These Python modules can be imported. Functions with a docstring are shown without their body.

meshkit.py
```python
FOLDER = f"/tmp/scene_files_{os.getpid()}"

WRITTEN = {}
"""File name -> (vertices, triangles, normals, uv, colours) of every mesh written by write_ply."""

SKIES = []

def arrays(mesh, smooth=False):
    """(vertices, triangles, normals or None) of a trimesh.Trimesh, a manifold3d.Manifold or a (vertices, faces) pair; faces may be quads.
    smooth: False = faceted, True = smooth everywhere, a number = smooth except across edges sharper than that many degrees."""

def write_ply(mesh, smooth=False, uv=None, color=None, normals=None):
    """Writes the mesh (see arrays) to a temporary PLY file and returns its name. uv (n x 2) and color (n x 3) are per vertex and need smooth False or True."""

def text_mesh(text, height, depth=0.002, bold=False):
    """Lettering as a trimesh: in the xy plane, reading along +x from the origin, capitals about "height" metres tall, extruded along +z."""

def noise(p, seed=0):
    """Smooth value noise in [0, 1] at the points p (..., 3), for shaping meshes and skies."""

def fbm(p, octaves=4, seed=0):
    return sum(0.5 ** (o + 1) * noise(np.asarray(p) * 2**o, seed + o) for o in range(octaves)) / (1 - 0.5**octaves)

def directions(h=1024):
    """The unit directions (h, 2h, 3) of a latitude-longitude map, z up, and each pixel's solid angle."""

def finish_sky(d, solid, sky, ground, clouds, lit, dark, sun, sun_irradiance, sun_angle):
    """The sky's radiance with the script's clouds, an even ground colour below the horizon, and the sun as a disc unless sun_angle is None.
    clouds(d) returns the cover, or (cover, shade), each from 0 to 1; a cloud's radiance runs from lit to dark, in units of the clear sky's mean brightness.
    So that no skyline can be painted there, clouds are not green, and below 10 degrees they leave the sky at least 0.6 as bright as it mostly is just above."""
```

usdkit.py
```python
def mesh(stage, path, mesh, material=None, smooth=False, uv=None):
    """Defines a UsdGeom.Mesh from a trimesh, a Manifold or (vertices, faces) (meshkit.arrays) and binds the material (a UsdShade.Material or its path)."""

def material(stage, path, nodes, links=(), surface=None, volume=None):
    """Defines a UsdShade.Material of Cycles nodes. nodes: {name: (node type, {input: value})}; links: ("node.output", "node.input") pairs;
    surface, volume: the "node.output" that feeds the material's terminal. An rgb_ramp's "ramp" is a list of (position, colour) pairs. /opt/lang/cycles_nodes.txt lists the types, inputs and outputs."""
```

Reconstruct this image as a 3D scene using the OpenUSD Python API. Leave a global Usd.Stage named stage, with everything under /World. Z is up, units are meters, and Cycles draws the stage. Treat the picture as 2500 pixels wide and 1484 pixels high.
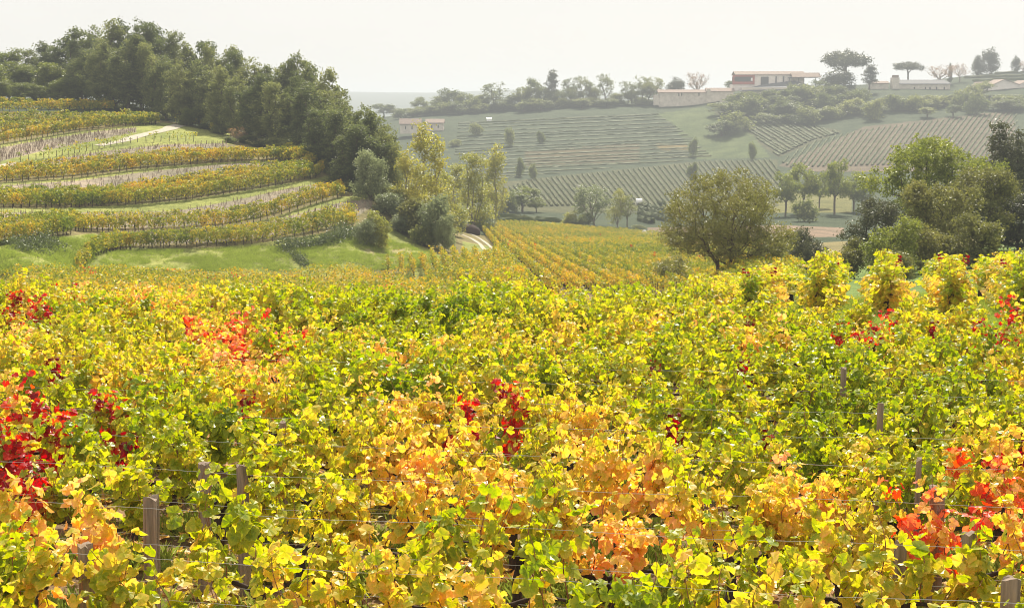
import math
import numpy as np
import shapely
import trimesh
import usdkit
import meshkit
from pxr import Usd, UsdGeom, UsdLux, UsdShade, Gf, Sdf, Vt
from scipy.interpolate import RBFInterpolator, RectBivariateSpline
from scipy.spatial import cKDTree

stage = Usd.Stage.CreateInMemory()
UsdGeom.SetStageUpAxis(stage, "Z")
UsdGeom.SetStageMetersPerUnit(stage, 1.0)
UsdGeom.Xform.Define(stage, "/World")
UsdGeom.Scope.Define(stage, "/World/Looks")
T = Sdf.ValueTypeNames

# ------------------------------------------------------------------ camera, sky, sun, exposure
CZ = 60.0                      # height of the camera above the datum
FPX = 3472.0                   # focal length in pixels of a 2500 wide picture
PITCH = math.radians(8.06)
cam = UsdGeom.Camera.Define(stage, "/World/camera")
cam.CreateFocalLengthAttr(50.0)
cam.CreateHorizontalApertureAttr(36.0)
cam.CreateVerticalApertureAttr(36.0 * 607 / 1024)
cam.CreateClippingRangeAttr((0.1, 20000.0))
cam.AddTranslateOp().Set(Gf.Vec3d(0, 0, CZ))
cam.AddRotateXOp().Set(90 - math.degrees(PITCH))
EXPOSURE = 0.95
cam.CreateExposureAttr(EXPOSURE)

SUN_AZ, SUN_EL = math.radians(11), math.radians(46)
SUN = np.array([math.sin(SUN_AZ) * math.cos(SUN_EL), math.cos(SUN_AZ) * math.cos(SUN_EL), math.sin(SUN_EL)])
sun = UsdLux.DistantLight.Define(stage, "/World/sun")
sun.CreateIntensityAttr(1.25)
sun.CreateNormalizeAttr(True)
sun.CreateAngleAttr(0.6)
sun.CreateColorAttr(Gf.Vec3f(1.0, 0.93, 0.80))
sun.AddTransformOp().Set(Gf.Matrix4d().SetRotate(Gf.Rotation(Gf.Vec3d(0, 0, 1), Gf.Vec3d(*map(float, SUN)))))

dome = UsdLux.DomeLight.Define(stage, "/World/sky")
dome.GetPrim().SetCustomDataByKey("kind", "structure")
sky_mat = usdkit.material(stage, "/World/Looks/sky_look", {
    "sky": ("sky_texture", {"sky_type": "single_scattering", "sun_disc": False, "sun_elevation": SUN_EL, "sun_rotation": SUN_AZ,
                            "altitude": 60.0, "air_density": 1.0, "aerosol_density": 1.6, "ozone_density": 1.0}),
    "tc": ("texture_coordinate", {}),
    "map": ("mapping", {"scale": (1.0, 1.0, 3.0)}),
    "noise": ("noise_texture", {"scale": 2.2, "detail": 5.0, "roughness": 0.55}),
    "cover": ("rgb_ramp", {"ramp": [(0.3, (0.90, 0.90, 0.90)), (0.7, (0.98, 0.98, 0.98))]}),
    "veil": ("rgb_ramp", {"ramp": [(0.32, (4.3, 4.18, 4.02)), (0.72, (5.2, 4.97, 4.66))]}),
    "mix": ("mix", {}),
    "bg": ("background_shader", {"strength": 0.1}),
}, [("tc.generated", "map.vector"), ("map.vector", "noise.vector"), ("noise.fac", "cover.fac"), ("noise.fac", "veil.fac"), ("cover.color", "mix.fac"),
    ("sky.color", "mix.color1"), ("veil.color", "mix.color2"), ("mix.color", "bg.color")], surface="bg.background")
UsdShade.MaterialBindingAPI.Apply(dome.GetPrim()).Bind(sky_mat)

# ------------------------------------------------------------------ helpers
_used = {}


def numbered(path):
    n = _used.get(path, -1) + 1
    _used[path] = n
    return path if n == 0 else f"{path}_{n:03d}"


def say(prim, label=None, cat=None, group=None, kind=None):
    for k, v in (("label", label), ("category", cat), ("group", group), ("kind", kind)):
        if v:
            prim.SetCustomDataByKey(k, v)
    return prim


def mesh(name, v, f, mat, parent="/World", data=None, color=None, normals=None, kind=None):
    """One Mesh prim of triangles; data and color are per-vertex primvars."""
    path = numbered(f"{parent}/{name}")
    m = UsdGeom.Mesh.Define(stage, path)
    v = np.asarray(v, np.float32)
    f = np.asarray(f, np.int32)
    if f.shape[1] == 4:
        f = np.vstack([f[:, [0, 1, 2]], f[:, [0, 2, 3]]])
    m.CreatePointsAttr(Vt.Vec3fArray.FromNumpy(v))
    m.CreateFaceVertexCountsAttr(Vt.IntArray.FromNumpy(np.full(len(f), 3, np.int32)))
    m.CreateFaceVertexIndicesAttr(Vt.IntArray.FromNumpy(f.ravel()))
    m.CreateSubdivisionSchemeAttr("none")
    if normals is not None:
        m.CreateNormalsAttr(Vt.Vec3fArray.FromNumpy(np.asarray(normals, np.float32)))
        m.SetNormalsInterpolation("vertex")
    for key, val in (("leafdata", data), ("zone", color)):
        if val is not None:
            UsdGeom.PrimvarsAPI(m).CreatePrimvar(key, T.Color3fArray, "vertex").Set(Vt.Vec3fArray.FromNumpy(np.asarray(val, np.float32)))
    UsdShade.MaterialBindingAPI.Apply(m.GetPrim()).Bind(mat)
    if kind:
        m.GetPrim().SetCustomDataByKey("kind", kind)
    return m.GetPrim()


def smooth_normals(v, f):
    return meshkit.arrays((v, f), True)[2]


def thing(name, label, cat, group=None, loc=(0, 0, 0), rotz=0.0, scale=None, kind=None):
    x = UsdGeom.Xform.Define(stage, numbered(f"/World/{name}"))
    x.AddTranslateOp().Set(Gf.Vec3d(*map(float, loc)))
    if rotz:
        x.AddRotateZOp().Set(float(rotz))
    if scale is not None:
        x.AddScaleOp().Set(Gf.Vec3f(*map(float, scale)))
    return say(x.GetPrim(), label, cat, group, kind)


def klass(name):
    """An abstract thing that copies reference."""
    return stage.CreateClassPrim(f"/World/{name}").GetPath().pathString


def copy_of(cls, name, label, cat, group=None, loc=(0, 0, 0), rotz=0.0, scale=None, kind=None):
    p = thing(name, label, cat, group, loc, rotz, scale, kind)
    p.GetReferences().AddInternalReference(cls)
    p.SetInstanceable(True)
    return p


def join(parts):
    vs, fs, n = [], [], 0
    for v, f in parts:
        f = np.asarray(f)
        if f.shape[1] == 4:
            f = np.vstack([f[:, [0, 1, 2]], f[:, [0, 2, 3]]])
        vs.append(v)
        fs.append(f + n)
        n += len(v)
    return np.vstack(vs), np.vstack(fs)


def tube(pts, rad, sides=6, cap=True):
    p = np.asarray(pts, float)
    r = np.broadcast_to(rad, (len(p),)).astype(float)
    t = np.gradient(p, axis=0)
    t /= np.linalg.norm(t, axis=1, keepdims=True) + 1e-12
    a = np.cross(t, np.where(np.abs(t[:, 2:]) < 0.9, [0, 0, 1.0], [1.0, 0, 0]))
    a /= np.linalg.norm(a, axis=1, keepdims=True) + 1e-12
    b = np.cross(t, a)
    g = np.arange(sides) * 2 * np.pi / sides
    v = p[:, None] + r[:, None, None] * (np.cos(g)[None, :, None] * a[:, None] + np.sin(g)[None, :, None] * b[:, None])
    i, j = np.meshgrid(np.arange(len(p) - 1), np.arange(sides), indexing="ij")
    q = np.stack([i * sides + j, (i + 1) * sides + j, (i + 1) * sides + (j + 1) % sides, i * sides + (j + 1) % sides], -1).reshape(-1, 4)
    v = v.reshape(-1, 3)
    f = np.vstack([q[:, [0, 1, 2]], q[:, [0, 2, 3]]])
    if cap:
        n = len(v)
        v = np.vstack([v, p[-1] + t[-1] * r[-1] * 0.3])
        e = (len(p) - 1) * sides
        f = np.vstack([f, [[e + k, n, e + (k + 1) % sides] for k in range(sides)]])
    return v, f


_ONES = "zeroth first second third fourth fifth sixth seventh eighth ninth tenth eleventh twelfth thirteenth fourteenth fifteenth sixteenth seventeenth eighteenth nineteenth".split()
_TENS = {2: "twenty", 3: "thirty", 4: "forty", 5: "fifty", 6: "sixty"}


def ordinal(n):
    if n < 20:
        return _ONES[n]
    t = _TENS[n // 10]
    return (t[:-1] + "ieth") if n % 10 == 0 else f"{t}-{_ONES[n % 10]}"


def unit(a):
    return a / (np.linalg.norm(a, axis=-1, keepdims=True) + 1e-12)


# ------------------------------------------------------------------ looks
def mat(name, nodes, links, surface):
    return usdkit.material(stage, f"/World/Looks/{name}", nodes, links, surface=surface)


def plain(name, colour, rough=0.8, noise=None, spread=0.25, bump=0.0, stretch=(1, 1, 1), metallic=0.0):
    """A base colour with grain: noise is its scale per metre."""
    c = np.array(colour)
    nodes = {"p": ("principled_bsdf", {"base_color": tuple(c), "roughness": rough, "metallic": metallic, "specular_ior_level": 0.25})}
    links = []
    if noise:
        nodes |= {"tc": ("texture_coordinate", {}), "m": ("mapping", {"scale": stretch}), "n": ("noise_texture", {"scale": noise, "detail": 5.0, "roughness": 0.65}),
                  "r": ("rgb_ramp", {"ramp": [(0.3, tuple(c * (1 - spread))), (0.7, tuple(np.minimum(c * (1 + spread), 1)))]})}
        links += [("tc.object", "m.vector"), ("m.vector", "n.vector"), ("n.fac", "r.fac"), ("r.color", "p.base_color")]
        if bump:
            nodes["b"] = ("bump", {"strength": 0.7, "distance": bump})
            links += [("n.fac", "b.height"), ("b.normal", "p.normal")]
    return mat(name, nodes, links, "p.BSDF")


def leaf_look(name, ramp, red=None, patch=(0.12, 0.7), weights=(0.5, 0.5, 0.35, 0.25), bias=-0.3, trans=0.5, rough=0.42, spec=0.4, edge=0.3, blotch=0.0):
    """Leaf blades lit from both sides. leafdata = (a leaf's own number, 0 at the stalk to 1 at the rim, share of red)."""
    w = weights
    nodes = {
        "a": ("attribute", {"attribute": "leafdata"}), "s": ("separate_color", {}),
        "g": ("geometry", {}), "oi": ("object_info", {}),
        "n1": ("noise_texture", {"scale": patch[0], "detail": 2.0}), "n2": ("noise_texture", {"scale": patch[1], "detail": 2.0}),
        "m1": ("math", {"math_type": "multiply_add", "value2": w[0], "value3": bias}),
        "m2": ("math", {"math_type": "multiply_add", "value2": w[1]}),
        "m3": ("math", {"math_type": "multiply_add", "value2": w[2]}),
        "m4": ("math", {"math_type": "multiply_add", "value2": w[3]}),
        "m5": ("math", {"math_type": "multiply_add", "value2": edge}),
        "pw": ("math", {"math_type": "power", "value2": 2.5}),
        "r": ("rgb_ramp", {"ramp": ramp}),
        "p": ("principled_bsdf", {"roughness": rough, "specular_ior_level": spec}),
        "hs": ("hsv", {"saturation": 1.08, "value": 1.12}),
        "t": ("translucent_bsdf", {}),
        "x": ("mix_closure", {"fac": trans}),
    }
    links = [("a.color", "s.color"), ("g.position", "n1.vector"), ("g.position", "n2.vector"),
             ("s.r", "m1.value1"), ("n1.fac", "m2.value1"), ("m1.value", "m2.value3"), ("n2.fac", "m3.value1"), ("m2.value", "m3.value3"),
             ("oi.random", "m4.value1"), ("m3.value", "m4.value3"), ("s.g", "pw.value1"), ("pw.value", "m5.value1"), ("m4.value", "m5.value3"), ("m5.value", "r.fac"),
             ("p.BSDF", "x.closure1"), ("t.BSDF", "x.closure2")]
    if blotch:
        nodes |= {"n3": ("noise_texture", {"scale": 34.0, "detail": 3.0, "roughness": 0.65}), "m6": ("math", {"math_type": "multiply_add", "value2": blotch})}
        links = [x for x in links if x != ("m5.value", "r.fac")] + [("g.position", "n3.vector"), ("n3.fac", "m6.value1"), ("m5.value", "m6.value3"), ("m6.value", "r.fac")]
    out = "r.color"
    if red is not None:
        nodes |= {"rr": ("rgb_ramp", {"ramp": red}), "mx": ("mix", {})}
        links += [("s.r", "rr.fac"), ("s.b", "mx.fac"), ("r.color", "mx.color1"), ("rr.color", "mx.color2")]
        out = "mx.color"
    links += [(out, "p.base_color"), (out, "hs.color"), ("hs.color", "t.color")]
    return mat(name, nodes, links, "x.BSDF" if False else "x.closure")


VINE_RAMP = [(0.0, (0.11, 0.18, 0.014)), (0.2, (0.26, 0.34, 0.022)), (0.42, (0.47, 0.47, 0.036)), (0.58, (0.72, 0.56, 0.075)),
             (0.74, (0.88, 0.55, 0.12)), (0.88, (0.92, 0.50, 0.22)), (1.0, (0.90, 0.38, 0.20))]
RED_RAMP = [(0.0, (0.22, 0.008, 0.012)), (0.4, (0.55, 0.015, 0.02)), (0.75, (0.75, 0.06, 0.025)), (1.0, (0.85, 0.22, 0.10))]
M_vine = leaf_look("vine_leaf", VINE_RAMP, RED_RAMP, patch=(0.12, 1.5), weights=(0.38, 0.55, 0.58, 0.16), bias=-0.68, trans=0.56, rough=0.4, spec=0.4, edge=0.16, blotch=0.5)
HILL_RAMP = [(0.0, (0.10, 0.15, 0.02)), (0.3, (0.25, 0.28, 0.035)), (0.5, (0.46, 0.38, 0.045)), (0.7, (0.64, 0.40, 0.05)), (0.88, (0.58, 0.27, 0.05)), (1.0, (0.36, 0.12, 0.05))]
M_hedge = leaf_look("hedge_leaf", HILL_RAMP, RED_RAMP, patch=(0.05, 0.4), weights=(0.42, 0.6, 0.5, 0.1), bias=-0.42, trans=0.45, rough=0.5, spec=0.3, edge=0.0)
FOREST = [(0.0, (0.055, 0.072, 0.027)), (0.35, (0.115, 0.14, 0.045)), (0.7, (0.25, 0.265, 0.085)), (1.0, (0.42, 0.41, 0.15))]
M_forest = leaf_look("oak_leaf", FOREST, patch=(0.02, 0.25), weights=(0.4, 0.4, 0.3, 0.3), bias=-0.22, trans=0.5, rough=0.55, spec=0.25, edge=0.0)
M_green = leaf_look("green_leaf", [(0.0, (0.07, 0.10, 0.022)), (0.5, (0.22, 0.25, 0.045)), (1.0, (0.50, 0.47, 0.10))], patch=(0.1, 0.5), weights=(0.4, 0.3, 0.4, 0.2), bias=-0.25, trans=0.45, edge=0.0)
M_olive = leaf_look("olive_leaf", [(0.0, (0.08, 0.085, 0.03)), (0.5, (0.21, 0.21, 0.055)), (0.85, (0.38, 0.33, 0.09)), (1.0, (0.36, 0.14, 0.05))], patch=(0.1, 0.5), weights=(0.4, 0.3, 0.4, 0.2), bias=-0.25, trans=0.42, edge=0.0)
M_dark = leaf_look("holm_leaf", [(0.0, (0.045, 0.055, 0.03)), (0.6, (0.115, 0.12, 0.055)), (1.0, (0.27, 0.25, 0.12))], patch=(0.1, 0.5), weights=(0.4, 0.3, 0.4, 0.2), bias=-0.25, trans=0.3, edge=0.0)
M_gold = leaf_look("poplar_leaf", [(0.0, (0.16, 0.20, 0.05)), (0.5, (0.38, 0.36, 0.07)), (1.0, (0.62, 0.48, 0.10))], patch=(0.1, 0.4), weights=(0.4, 0.3, 0.4, 0.2), bias=-0.25, trans=0.5, edge=0.0)
M_willow = leaf_look("willow_leaf", [(0.0, (0.14, 0.17, 0.08)), (0.5, (0.26, 0.29, 0.14)), (1.0, (0.40, 0.40, 0.20))], patch=(0.1, 0.4), weights=(0.4, 0.3, 0.4, 0.2), bias=-0.25, trans=0.45, edge=0.0)
M_rust = leaf_look("rust_leaf", [(0.0, (0.20, 0.12, 0.06)), (0.5, (0.38, 0.22, 0.09)), (1.0, (0.50, 0.34, 0.16))], patch=(0.1, 0.4), weights=(0.4, 0.3, 0.4, 0.2), bias=-0.25, trans=0.4, edge=0.0)
M_bark = plain("bark", (0.10, 0.075, 0.055), 0.95, 9.0, 0.45, 0.03, (1, 1, 0.25))
M_bark_grey = plain("grey_bark", (0.20, 0.17, 0.135), 0.95, 9.0, 0.35, 0.02, (1, 1, 0.25))
M_trunk = plain("vine_bark", (0.045, 0.030, 0.024), 0.95, 30.0, 0.5, 0.01, (1, 1, 0.2))
M_cane = plain("cane_bark", (0.23, 0.095, 0.055), 0.7, 20.0, 0.3)
M_post = plain("weathered_wood", (0.22, 0.165, 0.125), 0.9, 26.0, 0.45, 0.012, (1, 1, 0.06))
M_wire = plain("galvanised_wire", (0.55, 0.54, 0.52), 0.35, metallic=0.6)
M_wall = plain("limestone_wall", (0.52, 0.46, 0.38), 0.9, 0.6, 0.2)
M_render = plain("pale_render", (0.66, 0.60, 0.54), 0.9, 0.4, 0.08)
M_tile = plain("clay_tile", (0.235, 0.175, 0.14), 0.9, 1.4, 0.25)
M_slate = plain("dark_roof", (0.11, 0.11, 0.115), 0.8, 1.0, 0.2)
M_redpaint = plain("red_paint", (0.30, 0.09, 0.07), 0.6, 0.7, 0.2)
M_opening = plain("dark_opening", (0.06, 0.06, 0.06), 0.6)
M_white = plain("white_paint", (0.8, 0.79, 0.76), 0.6)
M_stone = plain("pale_stone", (0.5, 0.47, 0.42), 0.9, 3.0, 0.25)
M_gravel = plain("pale_gravel", (0.36, 0.32, 0.25), 0.95, 2.5, 0.2)
M_blade = leaf_look("grass_blade", [(0.0, (0.18, 0.23, 0.04)), (0.6, (0.33, 0.40, 0.08)), (1.0, (0.52, 0.50, 0.18))], patch=(0.1, 0.8), weights=(0.5, 0.4, 0.4, 0.0), bias=-0.2, trans=0.4, edge=0.0)
M_bramble = leaf_look("bramble_leaf", [(0.0, (0.05, 0.07, 0.025)), (0.6, (0.12, 0.15, 0.05)), (1.0, (0.26, 0.27, 0.10))], patch=(0.2, 0.8), weights=(0.5, 0.3, 0.4, 0.0), bias=-0.2, trans=0.35, edge=0.0)

ground_look = mat("ground_look", {
    "a": ("attribute", {"attribute": "zone"}), "g": ("geometry", {}),
    "n1": ("noise_texture", {"scale": 0.12, "detail": 5.0, "roughness": 0.6}), "n2": ("noise_texture", {"scale": 1.3, "detail": 6.0, "roughness": 0.7}),
    "n3": ("noise_texture", {"scale": 14.0, "detail": 5.0, "roughness": 0.7}),
    "r1": ("rgb_ramp", {"ramp": [(0.3, (0.66, 0.70, 0.64)), (0.7, (1.32, 1.22, 1.2))]}),
    "r2": ("rgb_ramp", {"ramp": [(0.3, (0.62, 0.66, 0.6)), (0.7, (1.35, 1.30, 1.25))]}),
    "r3": ("rgb_ramp", {"ramp": [(0.3, (0.6, 0.6, 0.6)), (0.7, (1.4, 1.4, 1.4))]}),
    "x1": ("mix", {"mix_type": "multiply", "fac": 1.0}), "x2": ("mix", {"mix_type": "multiply", "fac": 1.0}), "x3": ("mix", {"mix_type": "multiply", "fac": 1.0}),
    "b": ("bump", {"strength": 0.8, "distance": 0.25}), "b2": ("bump", {"strength": 0.7, "distance": 0.05}),
    "p": ("principled_bsdf", {"roughness": 1.0, "specular_ior_level": 0.1}),
}, [("g.position", "n1.vector"), ("g.position", "n2.vector"), ("g.position", "n3.vector"), ("n1.fac", "r1.fac"), ("n2.fac", "r2.fac"), ("n3.fac", "r3.fac"),
    ("a.color", "x1.color1"), ("r1.color", "x1.color2"), ("x1.color", "x2.color1"), ("r2.color", "x2.color2"), ("x2.color", "x3.color1"), ("r3.color", "x3.color2"),
    ("n2.fac", "b.height"), ("n3.fac", "b2.height"), ("b.normal", "b2.normal"), ("x3.color", "p.base_color"), ("b2.normal", "p.normal")], "p.BSDF")

# ------------------------------------------------------------------ terrain, surveyed along sight lines
CT, ST = math.cos(PITCH), math.sin(PITCH)


def ray(px, py):
    """(x per metre forward, z per metre forward) of the sight line through a point of the 2500 x 1484 picture."""
    cx = (np.asarray(px, float) - 1250) / FPX
    cy = (742 - np.asarray(py, float)) / FPX
    fy = CT + cy * ST
    return cx / fy, (cy * CT - ST) / fy


def pixel(p):
    p = np.asarray(p, float)
    x, y, z = p[..., 0], p[..., 1], p[..., 2] - CZ
    fwd = y * CT - z * ST
    up = y * ST + z * CT
    return 1250 + FPX * x / fwd, 742 - FPX * up / fwd


NEAR_H, NEAR_S = 3.85, 0.03


def near_z(x, y):
    return CZ - NEAR_H - NEAR_S * y


ctrl = []
for (a, b, d) in [
    # dip on the left, up to the foot of the grass bank
    (0, 800, 52), (60, 765, 68), (60, 728, 84), (0, 704, 95), (240, 692, 98), (500, 800, 52), (500, 762, 72), (500, 725, 92), (450, 699, 103), (640, 708, 104), (500, 698, 116), (250, 688, 106), (700, 700, 118),
    (940, 800, 55), (940, 762, 76), (940, 716, 106), (940, 700, 120), (1250, 722, 84), (1250, 790, 58), (1500, 718, 84), (1500, 780, 58), (1750, 712, 84), (1750, 775, 58),
    (1150, 696, 98), (1300, 695, 97), (1500, 691, 98), (1700, 686, 102), (1900, 690, 100), (1250, 640, 128), (1400, 640, 132), (1600, 640, 136), (1800, 640, 140),
    (1600, 605, 185), (1800, 610, 185), (1180, 556, 268), (1300, 552, 280), (1450, 563, 278), (1600, 576, 268), (1800, 585, 255), (2100, 580, 250),
    # grass bank and the terraces of the left hill
    (200, 668, 108), (225, 632, 113), (260, 612, 119), (500, 607, 125), (700, 588, 130), (870, 556, 137), (500, 662, 119.5), (700, 655, 122), (320, 664, 116), (0, 601, 104), (100, 588, 110), (180, 574, 117), (0, 640, 98),
    (400, 635, 121),
    (180, 563, 122), (400, 558, 133), (640, 530, 141), (838, 480, 150), (0, 545, 116),
    (0, 508, 128), (330, 500, 142), (460, 488, 146), (700, 447, 155), (770, 437, 158), (0, 440, 148), (300, 405, 160), (600, 390, 168), (780, 402, 166),
    (480, 330, 184), (550, 345, 178), (0, 348, 172), (200, 318, 184), (388, 302, 194), (0, 268, 202), (280, 268, 208), (600, 352, 184), (800, 432, 163), (850, 465, 158),
    (300, 262, 216), (400, 285, 212), (905, 490, 150), (940, 520, 146), (1000, 580, 140), (1080, 612, 138), (950, 610, 133), (900, 642, 124), (1100, 645, 126), (1000, 640, 126),
    (1100, 590, 160), (1150, 575, 190), (1180, 620, 142), (1050, 560, 172), (1000, 530, 180),
    # valley floor
    (1250, 543, 290), (1350, 545, 310), (1500, 555, 300), (1000, 500, 330), (1230, 500, 380), (1550, 500, 400), (1400, 500, 400), (1900, 510, 350), (2030, 505, 350), (2300, 520, 340), (1700, 500, 400), (1700, 540, 320),
    # far slope
    (1400, 430, 520), (1200, 440, 480), (1700, 400, 580), (1500, 380, 580), (1500, 330, 640), (1500, 285, 690), (1700, 255, 730), (1200, 330, 640), (1200, 285, 720), (1050, 400, 540), (1000, 300, 700), (1000, 330, 650),
    (1900, 400, 520), (2000, 300, 665), (2300, 288, 650), (2200, 380, 520), (2000, 450, 430), (2000, 250, 710), (2150, 240, 720), (2300, 240, 725), (2450, 235, 730), (2450, 290, 650), (2400, 380, 520), (2400, 450, 430),
    (1600, 258, 735), (1400, 262, 740), (1200, 270, 745), (1050, 278, 760), (1800, 222, 760), (2000, 215, 770), (2200, 205, 790), (2400, 185, 810), (2500, 180, 820), (900, 300, 760), (2400, 210, 770),
    # right
    (2140, 757, 35), (2400, 752, 35), (1900, 766, 35), (2140, 738, 47), (2400, 732, 47), (1900, 750, 47), (1700, 815, 33), (1700, 798, 40), (1500, 838, 33), (1500, 815, 40), (0, 862, 32), (0, 842, 40), (300, 862, 32), (300, 842, 40), (600, 862, 32), (600, 842, 40), (900, 860, 32), (900, 842, 40), (1200, 855, 32), (1200, 832, 40), (2450, 690, 62), (2300, 715, 62), (2000, 735, 62), (1770, 690, 84), (2000, 690, 100), (2300, 650, 90), (2450, 622, 92), (2300, 620, 120), (2450, 600, 120),
    (2000, 560, 250), (2300, 570, 220), (2500, 570, 220),
]:
    u, s = ray(a, b)
    ctrl.append((u, d, CZ + s * d))
for y in (4, 7, 11, 16, 22, 28):
    for u in (-0.8, -0.36, -0.18, 0, 0.18, 0.36, 0.8):
        ctrl.append((u, y, near_z(u * y, y)))
for d, zz in ((1000, -14), (1400, -34), (2000, -40), (2700, -10)):
    for u in (-0.7, -0.36, -0.18, 0, 0.18, 0.36, 0.7):
        ctrl.append((u, d, CZ + zz + (10 if u > 0.2 and d == 1000 else 0)))
for u in (-0.8, -0.36, -0.27, -0.18, -0.105, -0.05, 0, 0.18, 0.36, 0.8):
    ctrl.append((u, 3800, CZ + 28 + 6 * math.sin(u * 23)))
    ctrl.append((u, 5200, CZ + 22))
    ctrl.append((u, 8200, CZ - 30))
for (u, d, zz) in ((-0.30, 300, -3), (-0.2, 300, -6), (-0.3, 450, -16), (-0.16, 450, -24), (-0.3, 620, -26), (-0.16, 620, -22), (-0.3, 780, -22), (-0.16, 240, -6)):
    ctrl.append((u, d, CZ + zz))
for (a, b, d) in ((0, 800, 52), (0, 704, 95), (0, 601, 104), (0, 508, 128), (0, 440, 148), (0, 348, 172), (0, 268, 202)):
    u, s = ray(a, b)
    ctrl.append((-0.55, d, CZ + s * d + 0.3))
    ctrl.append((-0.8, d, CZ + s * d + 0.6))
for (a, b, d) in ((2450, 690, 62), (2450, 600, 120), (2500, 570, 220), (2400, 450, 430), (2450, 235, 730)):
    u, s = ray(a, b)
    ctrl.append((0.55, d, CZ + s * d))
    ctrl.append((0.8, d, CZ + s * d))
ctrl = np.array(ctrl)
_W0, _W1 = math.log(3.0), math.log(8200.0)
_uc, _wc = np.linspace(-0.8, 0.8, 130), np.linspace(_W0, _W1, 260)
_rbf = RBFInterpolator(np.c_[ctrl[:, 0] * 3.2, np.log(ctrl[:, 1])], (ctrl[:, 2] - CZ) / ctrl[:, 1], kernel="thin_plate_spline", smoothing=2e-5, neighbors=60)
_gu, _gw = np.meshgrid(_uc, _wc, indexing="ij")
_zc = _rbf(np.c_[_gu.ravel() * 3.2, _gw.ravel()]).reshape(_gu.shape)
_spl = RectBivariateSpline(_uc, _wc, _zc, kx=3, ky=3)


def ground_z(x, y):
    x, y = np.asarray(x, float), np.asarray(y, float)
    yy = np.maximum(y, 3.0)
    z = CZ + _spl.ev(np.clip(x / yy, -0.8, 0.8), np.log(yy)) * yy
    t = np.clip((yy - 21) / 6, 0, 1)
    t = t * t * (3 - 2 * t)
    z = near_z(x, y) * (1 - t) + z * t
    q = np.stack([x, y, 0 * x], -1)
    return z + 0.10 * (meshkit.noise(q * 0.23, 3) - 0.5) * np.clip((400 - yy) / 300, 0, 1) + np.clip((yy - 900) / 1500, 0, 1) * 26 * (meshkit.fbm(q * 0.0016, 3, 5) - 0.5)


_wd = np.concatenate([np.linspace(math.log(5), math.log(60), 160)[:-1], np.linspace(math.log(60), math.log(900), 1500), np.linspace(math.log(905), _W1, 120)])
_yd = np.exp(_wd)


_up = np.linspace(-0.42, 0.42, 841)
_zp = ground_z(_up[:, None] * _yd[None, :], np.broadcast_to(_yd, (len(_up), len(_yd)))) - CZ


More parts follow.
